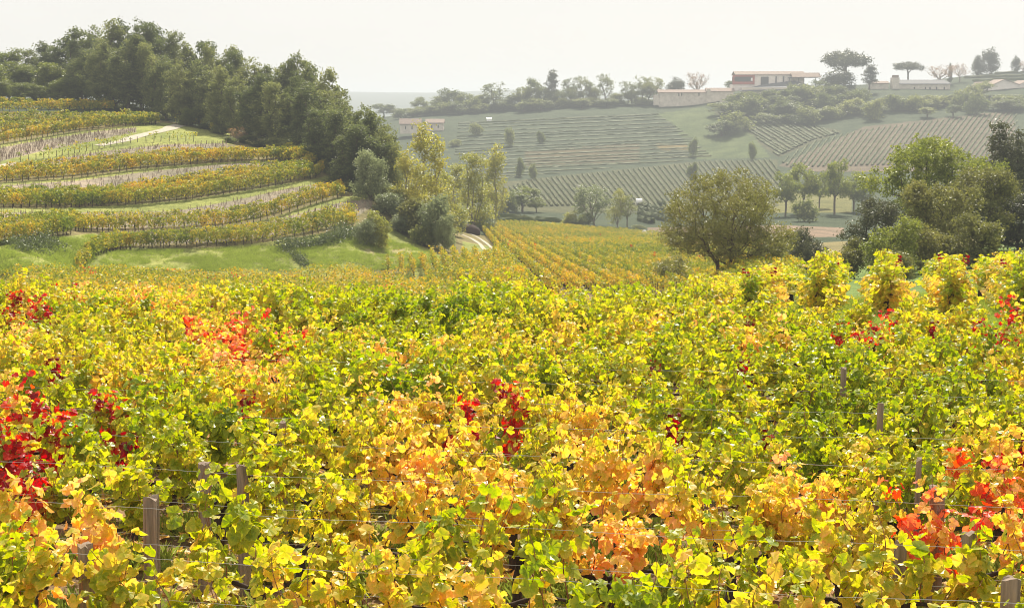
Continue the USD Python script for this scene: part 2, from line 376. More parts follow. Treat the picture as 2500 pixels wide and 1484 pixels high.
def on_ground(px, py, near=6.0):
    """Where the sight lines through pixels meet the ground first (beyond "near")."""
    px, py = np.broadcast_arrays(np.asarray(px, float), np.asarray(py, float))
    shape = px.shape
    px, py = px.ravel(), py.ravel()
    k0 = int(np.searchsorted(_yd, near))
    y = _yd[k0:]
    out = np.zeros((len(px), 3))
    for a in range(0, len(px), 400):
        u, s = ray(px[a:a + 400], py[a:a + 400])
        q = np.clip((u - _up[0]) / (_up[1] - _up[0]), 0, len(_up) - 1.001)
        i = q.astype(int)
        w = (q - i)[:, None]
        d = _zp[i, k0:] * (1 - w) + _zp[i + 1, k0:] * w - s[:, None] * y[None, :]
        hit = d >= 0
        j = np.where(hit.any(1), hit.argmax(1), d.argmax(1))
        j0 = np.maximum(j - 1, 0)
        r = np.arange(len(j))
        da, db = d[r, j0], d[r, j]
        t = np.where((j > 0) & (da < 0) & (db >= 0), -da / (db - da + 1e-12), 1.0)
        yy = y[j0] + (y[j] - y[j0]) * t
        out[a:a + 400, 0], out[a:a + 400, 1] = u * yy, yy
    out[:, 2] = ground_z(out[:, 0], out[:, 1])
    return out.reshape(shape + (3,))


def at(px, d, up=0.0):
    u, _ = ray(px, 500)
    return np.array([u * d, d, float(ground_z(u * d, d)) + up])


# kinds of ground: outlines of grass, bare soil and stubble as they lie on the land
GRASS, SOIL, STUBBLE, DRY, FAR, FARSOIL, EARTH = (0.225, 0.25, 0.075), (0.17, 0.115, 0.07), (0.245, 0.215, 0.17), (0.29, 0.27, 0.13), (0.045, 0.062, 0.034), (0.115, 0.095, 0.07), (0.20, 0.15, 0.115)
zones = [
    # (depth range, outline, colour)
    ((90, 172), [(0, 595), (120, 580), (235, 570), (262, 612), (320, 605), (500, 606), (700, 586), (870, 553), (960, 560), (1100, 640), (1250, 640), (1230, 600), (1180, 560), (1130, 560), (1130, 700), (0, 700)], GRASS),
    ((100, 172), [(900, 600), (1000, 600), (1010, 640), (990, 670), (900, 665), (870, 640)], DRY),
    ((100, 230), [(0, 352), (160, 325), (330, 305), (400, 300), (560, 320), (570, 352), (420, 352), (250, 372), (100, 398), (0, 412)], GRASS),
    ((100, 230), [(0, 362), (60, 350), (150, 335), (250, 320), (332, 312), (332, 324), (240, 342), (120, 366), (0, 394)], STUBBLE),
    ((100, 230), [(40, 408), (150, 387), (250, 370), (400, 354), (555, 350), (555, 362), (400, 364), (250, 382), (120, 404), (40, 416)], STUBBLE),
    ((100, 200), [(0, 446), (186, 434), (325, 415), (403, 407), (500, 399), (600, 393), (700, 391), (690, 402), (560, 402), (403, 415), (325, 424), (186, 442), (0, 454)], GRASS),
    ((100, 200), [(0, 454), (186, 442), (325, 424), (403, 415), (560, 400), (660, 397), (700, 402), (717, 423), (574, 440), (500, 456), (403, 466), (310, 479), (248, 489), (0, 495)], STUBBLE),
    ((100, 200), [(0, 508), (150, 508), (330, 500), (460, 488), (600, 466), (765, 437), (820, 425), (820, 441), (700, 461), (600, 484), (430, 516), (330, 518), (150, 519), (0, 519)], GRASS),
    ((100, 200), [(0, 519), (330, 519), (430, 516), (560, 492), (700, 462), (818, 441), (820, 462), (838, 470), (760, 488), (667, 518), (558, 544), (450, 552), (279, 559), (0, 560)], STUBBLE),
    ((100, 200), [(558, 556), (667, 531), (760, 500), (840, 480), (905, 478), (905, 488), (830, 497), (700, 530), (640, 546)], GRASS),
    ((100, 200), [(240, 606), (279, 566), (450, 563), (558, 557), (640, 546), (700, 530), (830, 495), (910, 485), (908, 505), (866, 532), (816, 538), (729, 561), (605, 583), (500, 594), (320, 598)], STUBBLE),
    ((200, 330), [(1170, 540), (1250, 530), (1400, 545), (1440, 565), (1350, 560), (1200, 552)], (0.22, 0.26, 0.08)),
    ((150, 420), [(1580, 556), (1900, 550), (2060, 556), (2060, 578), (1900, 582), (1580, 578)], EARTH),
    ((200, 520), [(1880, 470), (2080, 470), (2080, 520), (1880, 520)], (0.13, 0.13, 0.05)),
    ((400, 720), [(1900, 405), (2110, 310), (2470, 270), (2500, 420), (2000, 420)], FARSOIL),
    ((400, 720), [(1740, 270), (2060, 320), (1900, 385)], (0.065, 0.068, 0.036)),
    ((360, 640), [(1180, 450), (1700, 395), (1900, 390), (1900, 520), (1180, 520)], (0.075, 0.08, 0.04)),
    ((400, 800), [(1600, 352), (1680, 352), (1690, 368), (1610, 366)], (0.14, 0.115, 0.05)),
    ((400, 800), [(1280, 370), (1560, 350), (1560, 395), (1280, 405)], (0.085, 0.075, 0.04)),
    ((400, 800), [(1590, 280), (1720, 262), (1840, 330), (1880, 385), (1700, 390), (1640, 300)], (0.075, 0.10, 0.042)),
]


def zone_colour(x, y, z):
    px, py = pixel(np.stack([x, y, z], -1))
    c = np.where((y < 200)[:, None], SOIL, FAR).astype(float)
    k = np.clip((y - 60) / 40, 0, 1)[:, None]
    c = np.where((y < 200)[:, None], np.array(SOIL) * (1 - k) + np.array((0.17, 0.15, 0.07)) * k, c)
    # grass lane between the rows of the near field
    r = ((y + 0.18 * x - ROW0) / ROW_STEP) % 1.0
    lane = np.clip(1 - np.abs(r - 0.5) / 0.28, 0, 1)
    lane = np.clip(lane * 2.2, 0, 1) * (y < 34)
    patchy = np.clip(meshkit.fbm(np.stack([x * 0.8, y * 0.8, 0 * x], -1), 3, 9) * 4 - 1.4, 0, 1)
    lane = (lane * patchy)[:, None]
    c = c * (1 - lane) + np.array((0.13, 0.20, 0.04)) * lane
    right = ((y > 27) & (y < 130) & (x / y > 0.17))[:, None]
    c = np.where(right, np.array((0.12, 0.18, 0.05)), c)
    for (d0, d1), poly, col in zones:
        inside = shapely.contains_xy(shapely.Polygon(poly), px, py) & (y > d0) & (y < d1)
        c[inside] = col
    return c


ROW0, ROW_STEP = 7.70, 1.22
_us = np.concatenate([np.linspace(-0.8, -0.4, 30)[:-1], np.linspace(-0.4, 0.4, 620), np.linspace(0.4, 0.8, 30)[1:]])
_ys = np.exp(np.concatenate([np.linspace(_W0, math.log(40), 330)[:-1], np.linspace(math.log(40), math.log(95), 90)[:-1], np.linspace(math.log(95), math.log(215), 380)[:-1],
                             np.linspace(math.log(215), math.log(850), 230)[:-1], np.linspace(math.log(850), _W1, 60)]))
_gu, _gy = np.meshgrid(_us, _ys, indexing="ij")
gx, gy = (_gu * _gy).ravel(), _gy.ravel()
gz = ground_z(gx, gy)
gz = gz + np.where(gy < 40, 0.05 * (meshkit.fbm(np.stack([gx * 3, gy * 3, 0 * gx], -1), 3, 21) - 0.5), 0)
nu, ny = _gu.shape
ii, jj = np.meshgrid(np.arange(nu - 1), np.arange(ny - 1), indexing="ij")
gf = np.stack([ii * ny + jj, (ii + 1) * ny + jj, (ii + 1) * ny + jj + 1, ii * ny + jj + 1], -1).reshape(-1, 4)
gv = np.stack([gx, gy, gz], -1)
mesh("ground", gv, gf, ground_look, color=zone_colour(gx, gy, gz), normals=smooth_normals(gv, np.vstack([gf[:, [0, 1, 2]], gf[:, [0, 2, 3]]])), kind="structure")
bx, by = np.meshgrid(np.linspace(-60, 60, 25), np.linspace(-80, 3.0, 20), indexing="ij")
i2, j2 = np.meshgrid(np.arange(24), np.arange(19), indexing="ij")
mesh("field_behind", np.stack([bx.ravel(), by.ravel(), near_z(0, by.ravel()) - 0.01], -1), np.stack([i2 * 20 + j2, (i2 + 1) * 20 + j2, (i2 + 1) * 20 + j2 + 1, i2 * 20 + j2 + 1], -1).reshape(-1, 4),
     ground_look, color=np.broadcast_to((0.15, 0.16, 0.05), (500, 3)), kind="structure")


def ribbon(px_line, width, name, mat_, up=0.03, near=60.0, step=1.0):
    """A strip of surface laid along a line of pixels."""
    p = resample(on_ground(*np.array(px_line, float).T, near=near), step)
    t = unit(np.gradient(p[:, :2], axis=0))
    n = np.c_[-t[:, 1], t[:, 0]]
    w = width * (0.75 + 0.5 * meshkit.noise(p * 0.31, 4))[:, None] / 2
    rows = [p[:, :2] + n * w * k for k in (-1, -0.3, 0.3, 1)]
    v = np.concatenate([np.c_[q, ground_z(q[:, 0], q[:, 1]) + up] for q in rows])
    m = len(p)
    f = [[r * m + i, (r + 1) * m + i, (r + 1) * m + i + 1, r * m + i + 1] for r in range(3) for i in range(m - 1)]
    return mesh(name, v, f, mat_, kind="structure")


def resample(p, step):
    p = np.asarray(p, float)
    s = np.r_[0, np.cumsum(np.linalg.norm(np.diff(p[:, :2], axis=0), axis=1))]
    n = max(2, int(s[-1] / step) + 1)
    q = np.linspace(0, s[-1], n)
    x, y = np.interp(q, s, p[:, 0]), np.interp(q, s, p[:, 1])
    return np.c_[x, y, ground_z(x, y)]


ribbon([(440, 306), (410, 316), (385, 322), (340, 332), (300, 345), (240, 356)], 1.6, "dirt_track", M_gravel)
ribbon([(0, 408), (40, 398)], 1.5, "dirt_track", M_gravel)
ribbon([(1128, 573), (1150, 582), (1172, 596), (1186, 612), (1186, 626), (1178, 640)], 0.55, "track_rut", M_gravel)
ribbon([(1150, 572), (1172, 583), (1195, 600), (1208, 614), (1212, 628), (1208, 642)], 0.4, "track_rut", M_gravel)
ribbon([(1280, 541), (1300, 543), (1320, 546)], 2.5, "dirt_track", M_gravel, near=200)
ribbon([(1360, 556), (1400, 560)], 3.0, "dirt_track", M_gravel, near=200)

# ------------------------------------------------------------------ foliage builders
def leaf_quads(c, size, rng, n_bias=(0, 0, 0.3), aspect=0.72, fold=0.25):
    """Small pointed blades: 4 corners and 2 triangles each, bent along the middle."""
    n = len(c)
    size = np.broadcast_to(size, (n,))[:, None]
    nor = unit(rng.normal(size=(n, 3)) + np.asarray(n_bias) * 1.5)
    t = unit(np.cross(nor, rng.normal(size=(n, 3))))
    b = np.cross(nor, t)
    o = nor * size * fold * rng.uniform(-1, 1, (n, 1))
    v = np.stack([c - t * size * 0.5, c + b * size * aspect * 0.5 + o, c + t * size * 0.5, c - b * size * aspect * 0.5 + o], 1).reshape(-1, 3)
    k = np.arange(n)[:, None] * 4
    return v, np.concatenate([k + [0, 1, 2], k + [0, 2, 3]], 0)


def quad_data(r, b=0.0):
    """leafdata for leaf_quads: a number per leaf and its share of red."""
    n = len(r)
    d = np.zeros((n, 4, 3))
    d[:, :, 0] = r[:, None]
    d[:, :, 1] = np.array([0.0, 0.7, 1.0, 0.7])
    d[:, :, 2] = np.broadcast_to(b, (n,))[:, None]
    return d.reshape(-1, 3)


def grow(targets, base, trunk_top, rng, bf=0.35, step=0.9, sag=0.06, pull=0.0):
    """A branching frame that reaches every target: (nodes, parent, load)."""
    nt = max(3, int(trunk_top[2] / step) + 1)
    nodes = [np.array(base, float) + (np.array(trunk_top, float) - base) * k / nt + np.r_[rng.normal(0, 0.04 * step, 2) * (k > 0), 0] for k in range(nt + 1)]
    parent = [-1] + list(range(nt))
    length = [0.0] * (nt + 1)
    for k in range(1, nt + 1):
        length[k] = length[k - 1] + np.linalg.norm(nodes[k] - nodes[k - 1])
    N, P, L = np.array(nodes), list(parent), np.array(length)
    start = nt // 3
    order = np.argsort(np.linalg.norm((targets - np.array(trunk_top)) * [1, 1, 0.6], axis=1))
    for i in order:
        p = targets[i]
        d = np.linalg.norm(N - p, axis=1)
        cost = d + bf * L + pull * np.maximum(0, N[:, 2] - p[2])
        cost[:start] = 1e9
        j = int(np.argmin(cost))
        m = max(1, int(d[j] / step))
        last = j
        a = N[j]
        new, nl = [], []
        for k in range(1, m + 1):
            q = a + (p - a) * k / m
            if k < m:
                q = q + rng.normal(0, 0.07 * step, 3) + np.array([0, 0, sag * d[j] * math.sin(math.pi * k / m)])
            new.append(q)
            nl.append(L[j] + d[j] * k / m)
            P.append(last)
            last = len(N) + k - 1
        N = np.vstack([N, new])
        L = np.r_[L, nl]
    P = np.array(P)
    load = np.ones(len(N))
    load[:nt + 1] = 0.2
    for k in np.argsort(-L):
        if P[k] >= 0:
            load[P[k]] += load[k]
    return N, P, load, nt


def limbs(N, P, load, r0, sides=5, min_r=0.012, power=0.46):
    """Tapered tubes along the frame, joined."""
    r = r0 * (load / load.max()) ** power
    k = np.nonzero((P >= 0) & (r > min_r))[0]
    if len(k) == 0:
        return np.zeros((3, 3)), np.array([[0, 1, 2]])
    a, b = N[P[k]], N[k]
    ra, rb = np.minimum(r[P[k]], r[k] * 1.35), r[k]
    t = unit(b - a)
    e = unit(np.cross(t, np.where(np.abs(t[:, 2:]) < 0.9, [0, 0, 1.0], [1.0, 0, 0])))
    g = np.cross(t, e)
    ang = np.arange(sides) * 2 * np.pi / sides
    ring = np.cos(ang)[None, :, None] * e[:, None] + np.sin(ang)[None, :, None] * g[:, None]
    v = np.concatenate([a[:, None] + ring * ra[:, None, None], b[:, None] + ring * rb[:, None, None]], 1)
    n = len(k)
    base = (np.arange(n) * 2 * sides)[:, None]
    j = np.arange(sides)
    j1 = (j + 1) % sides
    f1 = base[:, :, None] + np.stack([j, j1, j1 + sides], 1)[None]
    f2 = base[:, :, None] + np.stack([j, j1 + sides, j + sides], 1)[None]
    return v.reshape(-1, 3), np.concatenate([f1.reshape(-1, 3), f2.reshape(-1, 3)])


def crown_points(blobs, n, rng, shell=0.28):
    blobs = np.array(blobs, float)
    vol = blobs[:, 3] * blobs[:, 4] * blobs[:, 5]
    k = rng.choice(len(blobs), n, p=vol ** 0.8 / (vol ** 0.8).sum())
    d = unit(rng.normal(size=(n, 3)))
    return blobs[k, :3] + blobs[k, 3:] * d * (rng.random((n, 1)) ** shell)


def blobs_of(kind, rng):
    """Crown outlines for a tree one metre tall and one metre wide."""
    if kind == "forest":
        b = [(0, 0, 0.50, 0.32, 0.32, 0.44)]
        for k in range(13):
            a, z = rng.uniform(0, 6.28), rng.uniform(0.10, 0.92)
            w = 0.30 * (1 - 0.5 * max(0, z - 0.5))
            b.append((w * math.cos(a), w * math.sin(a), z, rng.uniform(0.11, 0.19), rng.uniform(0.11, 0.19), rng.uniform(0.06, 0.10)))
        return b, 0.2
    if kind == "round":
        b = [(0, 0, 0.58, 0.36, 0.36, 0.32)]
        for k in range(8):
            a, z = rng.uniform(0, 6.28), rng.uniform(0.35, 0.85)
            w = 0.34 * math.sqrt(max(0.1, 1 - ((z - 0.58) / 0.42) ** 2))
            b.append((w * math.cos(a), w * math.sin(a), z, rng.uniform(0.12, 0.2), rng.uniform(0.12, 0.2), rng.uniform(0.08, 0.14)))
        return b, 0.3
    if kind == "spreading":
        b = [(0, 0, 0.62, 0.38, 0.38, 0.30), (0.0, 0, 0.34, 0.47, 0.47, 0.13)]
        for k in range(11):
            a, z = rng.uniform(0, 6.28), rng.uniform(0.26, 0.86)
            w = 0.40 * math.sqrt(max(0.12, 1 - ((z - 0.48) / 0.50) ** 2))
            b.append((w * math.cos(a), w * math.sin(a), z, rng.uniform(0.09, 0.16), rng.uniform(0.09, 0.16), rng.uniform(0.06, 0.11)))
        return b, 0.22
    if kind == "poplar":
        b = [(0, 0, 0.45, 0.28, 0.28, 0.30), (rng.normal(0, 0.06), 0, 0.78, 0.20, 0.20, 0.19)]
        for k in range(14):
            a, z = rng.uniform(0, 6.28), rng.uniform(0.15, 0.94)
            w = 0.40 * (1.1 - 0.75 * z) * rng.uniform(0.6, 1.15)
            r = rng.uniform(0.08, 0.16)
            b.append((w * math.cos(a), w * math.sin(a), z, r, r, 0.08))
        return b, 0.3
    if kind == "umbrella":
        b = [(0, 0, 0.83, 0.36, 0.36, 0.15)]
        for k in range(9):
            a, w = k * 0.7 + rng.uniform(-0.2, 0.2), rng.uniform(0.22, 0.36)
            b.append((w * math.cos(a), w * math.sin(a), 0.78 + rng.uniform(-0.08, 0.04), 0.15, 0.15, 0.10))
        return b, 0.5
    if kind == "cone":
        return [(0, 0, 0.25, 0.42, 0.42, 0.24), (0, 0, 0.48, 0.36, 0.36, 0.24), (0.02, 0, 0.68, 0.25, 0.25, 0.2), (0, 0, 0.85, 0.13, 0.13, 0.15)], 0.1
    if kind == "egg":
        return [(0, 0, 0.42, 0.44, 0.44, 0.40), (0.04, 0, 0.68, 0.32, 0.32, 0.30)], 0.1
    if kind == "cedar":
        b = [(0, 0, 0.96, 0.05, 0.05, 0.05)]
        for k in range(12):
            a, z = k * 2.4, 0.36 + 0.05 * k
            w = 0.28 * (1.25 - z)
            b.append((w * math.cos(a), w * math.sin(a), z, 0.17, 0.17, 0.035))
        return b, 0.35
    if kind == "shrub":
        b = [(0, 0, 0.40, 0.36, 0.36, 0.40)]
        for k in range(8):
            a, z = rng.uniform(0, 6.28), rng.uniform(0.15, 0.8)
            w = 0.34 * math.sqrt(max(0.1, 1 - z * z))
            b.append((w * math.cos(a), w * math.sin(a), z, 0.16, 0.16, 0.15))
        return b, 0.05
    raise ValueError(kind)


def tree_parts(cls, kind, H, W, n_cl, per, leaf, sig, leaf_mat, bark_mat, seed, r0=None, min_r=0.02, sides=5, bf=0.35, step=1.0, shell=0.28, n_bias=(0, 0, 0.4), trunks=1, lean=0.0, bare=0.0):
    """Trunk with limbs, and a crown of leaves, as two parts under cls."""
    rng = np.random.default_rng(seed)
    blobs, tf = blobs_of(kind, rng)
    blobs = np.array(blobs) * [W, W, H, W, W, H]
    blobs[:, 0] += lean * H * (blobs[:, 2] / H) ** 1.5
    cl = crown_points(blobs, n_cl, rng, shell)
    cl = cl[cl[:, 2] > 0.03 * H]
    tr = []
    groups = np.array_split(np.argsort(np.arctan2(cl[:, 1], cl[:, 0])), trunks) if trunks > 1 else [np.arange(len(cl))]
    tips = []
    for gi, g in enumerate(groups):
        off = np.array([rng.normal(0, 0.06 * W), rng.normal(0, 0.06 * W), 0]) * (trunks > 1)
        mean = cl[g].mean(0)
        top = np.array([off[0] + mean[0] * 0.35, off[1] + mean[1] * 0.35, max(0.05 * H, tf * H)])
        N, P, load, nt = grow(cl[g], np.array([off[0], off[1], -0.3]), top, rng, bf, step)
        rr = (r0 or 0.022 * H) / math.sqrt(trunks)
        tr.append(limbs(N, P, load, rr, sides, min_r))
        tips.append(N[nt + 1:])
    tv, tf_ = join(tr)
    mesh("trunk", tv, tf_, bark_mat, cls)
    src = cl if bare <= 0 else cl[rng.random(len(cl)) > bare]
    ph = rng.random(len(src))
    cnt = rng.poisson(per * (0.5 + ph), len(src))
    idx = np.repeat(np.arange(len(src)), cnt)
    tip = np.vstack(tips)
    extra = tip[rng.integers(0, len(tip), max(1, int(len(idx) * 0.15)))]
    c = np.vstack([src[idx] + rng.normal(0, 1, (len(idx), 3)) * sig * np.array([1, 1, 0.75]), extra + rng.normal(0, sig * 0.6, extra.shape)])
    clr = np.r_[np.repeat(rng.random(len(src)), cnt), rng.random(len(extra))]
    keep = c[:, 2] > 0.02 * H
    c, clr = c[keep], clr[keep]
    v, f = leaf_quads(c, leaf * rng.uniform(0.6, 1.35, len(c)), rng, n_bias)
    mesh("crown", v, f, leaf_mat, cls, data=quad_data(0.6 * rng.random(len(c)) + 0.4 * clr))


def hedge(line, name, label, group, leaf=0.2, per_m=60, h=1.25, low=0.34, width=0.2, look=None, trunks=True, even=1.0, seed=0, bias=0.0, gap=0.0, red=0.0, posts=0.0):
    """One trellised row of vines seen from afar: leaves, and the stems below them."""
    rng = np.random.default_rng(seed)
    p = np.asarray(line, float)
    s = np.r_[0, np.cumsum(np.linalg.norm(np.diff(p[:, :2], axis=0), axis=1))]
    L = s[-1]
    nv = max(2, int(L / 0.95))
    stem_s = (np.arange(nv) + 0.5) * L / nv + rng.normal(0, 0.08, nv)
    alive = rng.random(nv) > gap
    top = h * (1 + 0.10 * even * rng.normal(size=nv)).clip(0.72, 1.25)
    fat = (1 + 0.25 * even * rng.normal(size=nv)).clip(0.5, 1.6)
    tone = 0.16 * rng.normal(size=nv)
    isred = (rng.random(nv) < red)
    n = rng.poisson(per_m * L / nv, nv) * alive
    k = np.repeat(np.arange(nv), n)
    ss = stem_s[k] + rng.uniform(-0.58, 0.58, len(k))
    z = low * (0.8 + 0.4 * rng.random(len(k))) + (top[k] - low) * rng.beta(1.25, 1.0, len(k))
    x0, y0 = np.interp(ss, s, p[:, 0]), np.interp(ss, s, p[:, 1])
    tx, ty = np.interp(ss + 0.5, s, p[:, 0]) - np.interp(ss - 0.5, s, p[:, 0]), np.interp(ss + 0.5, s, p[:, 1]) - np.interp(ss - 0.5, s, p[:, 1])
    nn = np.hypot(tx, ty) + 1e-9
    lat = rng.normal(0, width, len(k)) * fat[k] * (1.15 - 0.4 * (z / h))
    x, y = x0 - ty / nn * lat, y0 + tx / nn * lat
    c = np.c_[x, y, ground_z(x0, y0) + z]
    v, f = leaf_quads(c, leaf * rng.uniform(0.7, 1.3, len(c)), rng, (0, -0.15, 0.25), 0.85)
    t = thing(name, label, "vine row", group)
    base = t.GetPath().pathString
    mesh("leaves", v, f, look or M_hedge, base, data=quad_data((rng.random(len(c)) + tone[k] + bias).clip(0, 1.2), isred[k] * 0.9), kind="stuff")
    if trunks:
        q = np.c_[np.interp(stem_s, s, p[:, 0]), np.interp(stem_s, s, p[:, 1])]
        zz = ground_z(q[:, 0], q[:, 1])
        a = np.c_[q, zz - 0.1]
        b = np.c_[q + rng.normal(0, 0.05, q.shape), zz + 0.72]
        w = 0.034
        off = np.array([[-w, -w, 0], [w, -w, 0], [w, w, 0], [-w, w, 0]])
        v = np.concatenate([a[:, None] + off[None], b[:, None] + 0.7 * off[None]], 1).reshape(-1, 3)
        kk = (np.arange(nv) * 8)[:, None]
        f = np.concatenate([kk + q_ for q_ in ([0, 1, 5, 4], [1, 2, 6, 5], [2, 3, 7, 6], [3, 0, 4, 7])])
        mesh("stems", v, f, M_trunk, base, kind="stuff")
    return t


def px_line(pts, n=24):
    p = np.array(pts, float)
    s = np.r_[0, np.cumsum(np.hypot(*np.diff(p, axis=0).T))]
    q = np.linspace(0, s[-1], n)
    return np.c_[np.interp(q, s, p[:, 0]), np.interp(q, s, p[:, 1])]


def smooth_line(p, step=1.2):
    """A surveyed line, eased so that it bends like a planted row."""
    p = np.asarray(p, float)
    for _ in range(3):
        q = p.copy()
        q[1:-1] = (p[:-2] + 2 * p[1:-1] + p[2:]) / 4
        p = q
    return resample(p, step)


def rows_between(front, back, n, near=60.0):
    a, b = smooth_line(on_ground(*px_line(front, 40).T, near=near), 0.5), smooth_line(on_ground(*px_line(back, 40).T, near=near), 0.5)
    m = 60
    a, b = a[np.linspace(0, len(a) - 1, m).astype(int)], b[np.linspace(0, len(b) - 1, m).astype(int)]
    for k in range(n):
        t = 0 if n == 1 else k / (n - 1)
        yield resample(a * (1 - t) + b * t, 1.2)


# ------------------------------------------------------------------ the terraced hill on the left
hill = [
    ("vine rows on the highest terrace under the wood", 2, [(0, 273), (130, 273), (278, 271)], [(0, 262), (150, 268), (278, 268)], 0.10, 0),
    ("yellow green vine rows beside the dirt track", 5, [(0, 353), (108, 335), (217, 317), (310, 308), (388, 305)], [(0, 300), (155, 299), (248, 296), (385, 301)], 0.0, 0),
    ("gold vine rows fanning out beside the wood", 3, [(0, 446), (186, 434), (325, 415), (403, 407), (500, 399), (600, 394), (700, 391), (760, 402)], [(0, 434), (217, 414), (325, 400), (403, 394), (500, 389), (600, 387), (700, 386), (785, 396)], 0.14, 0),
    ("dense vine rows on the broad middle terrace", 5, [(0, 508), (150, 508), (330, 500), (460, 488), (600, 466), (700, 448), (765, 437)], [(0, 494), (248, 488), (310, 478), (403, 465), (500, 450), (574, 434), (717, 418), (762, 424)], 0.0, 0),
    ("rust and gold rows on the second lowest terrace", 2, [(180, 564), (279, 565), (400, 563), (450, 562), (558, 556), (667, 531), (760, 500), (840, 480)], [(180, 558), (279, 558), (450, 551), (558, 544), (667, 518), (760, 488), (836, 470)], 0.16, 0),
    ("yellow green rows above the short grass bank", 4, [(-60, 612), (0, 600), (60, 590), (120, 580), (178, 572)], [(-60, 572), (0, 562), (60, 560), (120, 558), (178, 555)], -0.04, 0),
    ("vine rows curving round the long grass bank", 3, [(192, 668), (202, 650), (225, 632), (262, 612), (320, 605), (400, 605), (500, 604), (600, 597), (700, 585), (800, 566), (868, 553)], [(228, 622), (268, 604), (320, 598), (400, 597), (500, 594), (605, 583), (729, 561), (816, 538), (866, 532)], 0.08, 0),
]
seed = 100
for label, n, front, back, bias, gap in hill:
    for i, line in enumerate(rows_between(front, back, n)):
        seed += 1
        one = f"{ordinal(i + 1)} from below of the " + label
        dist = float(np.linalg.norm(line[len(line) // 2][:2]))
        hedge(line, "vine_row", one, label, leaf=0.00125 * dist, per_m=min(190, 105 * (200 / dist) ** 1.3), seed=seed, bias=bias - 0.10, width=0.17, look=M_hedge, h=1.4, red=0.0)
for line in rows_between([(45, 396), (100, 389), (200, 371), (300, 352), (350, 346), (420, 346), (482, 346)], [(45, 396), (482, 346)], 1):
    hedge(line, "vine_row", "thin gappy vine row on stakes below the dirt track", None, leaf=0.22, per_m=26, seed=151, bias=-0.1, gap=0.22)
for k, (a, b) in enumerate([((742, 414), (800, 384)), ((768, 436), (817, 392)), ((712, 402), (770, 380)), ((690, 398), (740, 378)), ((668, 395), (712, 374))]):
    hedge(resample(on_ground(*px_line([a, b], 6).T, near=100), 1.0), "vine_row", f"{ordinal(k + 1)} short yellow vine row running uphill beside the wood", "short yellow vine rows by the wood", leaf=0.22, per_m=60, seed=160 + k, bias=0.12)
for k, (x0, y0, x1, y1) in enumerate([(428, 303, 441, 305), (445, 306, 458, 307), (468, 309, 482, 311), (492, 314, 504, 317), (512, 318, 522, 322)]):
    hedge(resample(on_ground(*px_line([(x0, y0), (x1, y1)], 4).T, near=100), 0.5), "vine_row", f"pale green vine stub on the grassy knoll, {ordinal(k + 1)} from the left", "vine stubs on the knoll", leaf=0.2, per_m=70, seed=170 + k, bias=-0.05)

# the stakes of young vines on the bare terraces
rngs = np.random.default_rng(7)
stakes = []
for (d0, d1), poly, col in zones:
    if col is STUBBLE:
        pg = shapely.Polygon(poly)
        x0, y0, x1, y1 = pg.bounds
        q = np.c_[rngs.uniform(max(x0, -40), x1, 2600), rngs.uniform(y0, y1, 2600)]
        q = q[shapely.contains_xy(pg, q[:, 0], q[:, 1])][:900]
        stakes.append(on_ground(q[:, 0], q[:, 1], near=100))
stakes = np.vstack(stakes)
off = np.array([[-1, -1, 0], [1, -1, 0], [0, 1.2, 0]]) * 0.022
hts = rngs.uniform(0.2, 0.48, len(stakes))
v = np.concatenate([stakes[:, None] + off[None], stakes[:, None] + off[None] + np.c_[rngs.normal(0, 0.03, (len(stakes), 2)), hts][:, None]], 1).reshape(-1, 3)
kk = (np.arange(len(stakes)) * 6)[:, None]
f = np.concatenate([kk + q_ for q_ in ([0, 1, 4, 3], [1, 2, 5, 4], [2, 0, 3, 5])])
say(mesh("vine_stakes", v, f, M_post, kind="stuff"), "rows of thin stakes with young bare vines on the bare grey brown terraces", "stakes")

# ------------------------------------------------------------------ vine rows in the valley
seed = 300
A = [(945, 655), (975, 652), (1001, 648), (1028, 644), (1053, 641), (1078, 640), (1104, 638), (1130, 638), (1156, 640), (1182, 641), (1206, 637), (1222, 628)]
B = [(950, 672), (985, 676), (1012, 680), (1052, 700), (1086, 710), (1126, 716), (1160, 720), (1196, 724), (1230, 727), (1262, 729), (1285, 730), (1298, 730)]
for i, (a, b) in enumerate(zip(A, B)):
    seed += 1
    p = on_ground(*px_line([a, b], 8).T, near=60)
    hedge(resample(p, 1.2), "vine_row", f"{ordinal(i + 1)} from the left of the vine rows ending below the wheel ruts", "vine rows ending at the grass in the valley", leaf=0.15, per_m=90, seed=seed, bias=0.02, h=1.35, width=0.13)
top_line = np.array([(1176, 557), (1196, 552), (1230, 549), (1290, 551), (1350, 556), (1400, 560), (1500, 568), (1600, 577), (1700, 586), (1900, 600)], float)
for k in range(34):
    px0, inv = 1237 + 33.0 * k, 0.77 + 0.245 * k
    ys = np.linspace(545, 735, 150)
    xs = px0 - (640 - ys) * inv
    ok = (ys > np.interp(xs, top_line[:, 0], top_line[:, 1])) & (xs > 1170 + (ys - 557) * 0.78) & (xs < 1960)
    if ok.sum() < 6:
        continue
    xs, ys = xs[ok], ys[ok]
    p = on_ground(np.linspace(xs[0], xs[-1], 30), np.linspace(ys[0], ys[-1], 30), near=60)
    seed += 1
    gold = k < 4
    hedge(resample(p, 1.2), "vine_row", f"golden vine row, {ordinal(k + 1)} from the wheel ruts in the valley vineyard" if gold else f"green gold vine row, {ordinal(k + 1)} from the wheel ruts in the valley vineyard",
          "golden rows by the wheel ruts" if gold else "rows of the valley vineyard", leaf=0.14, per_m=72, seed=seed, bias=0.16 if gold else -0.10, h=1.15, red=0.004, width=0.09, low=0.25, even=0.4)
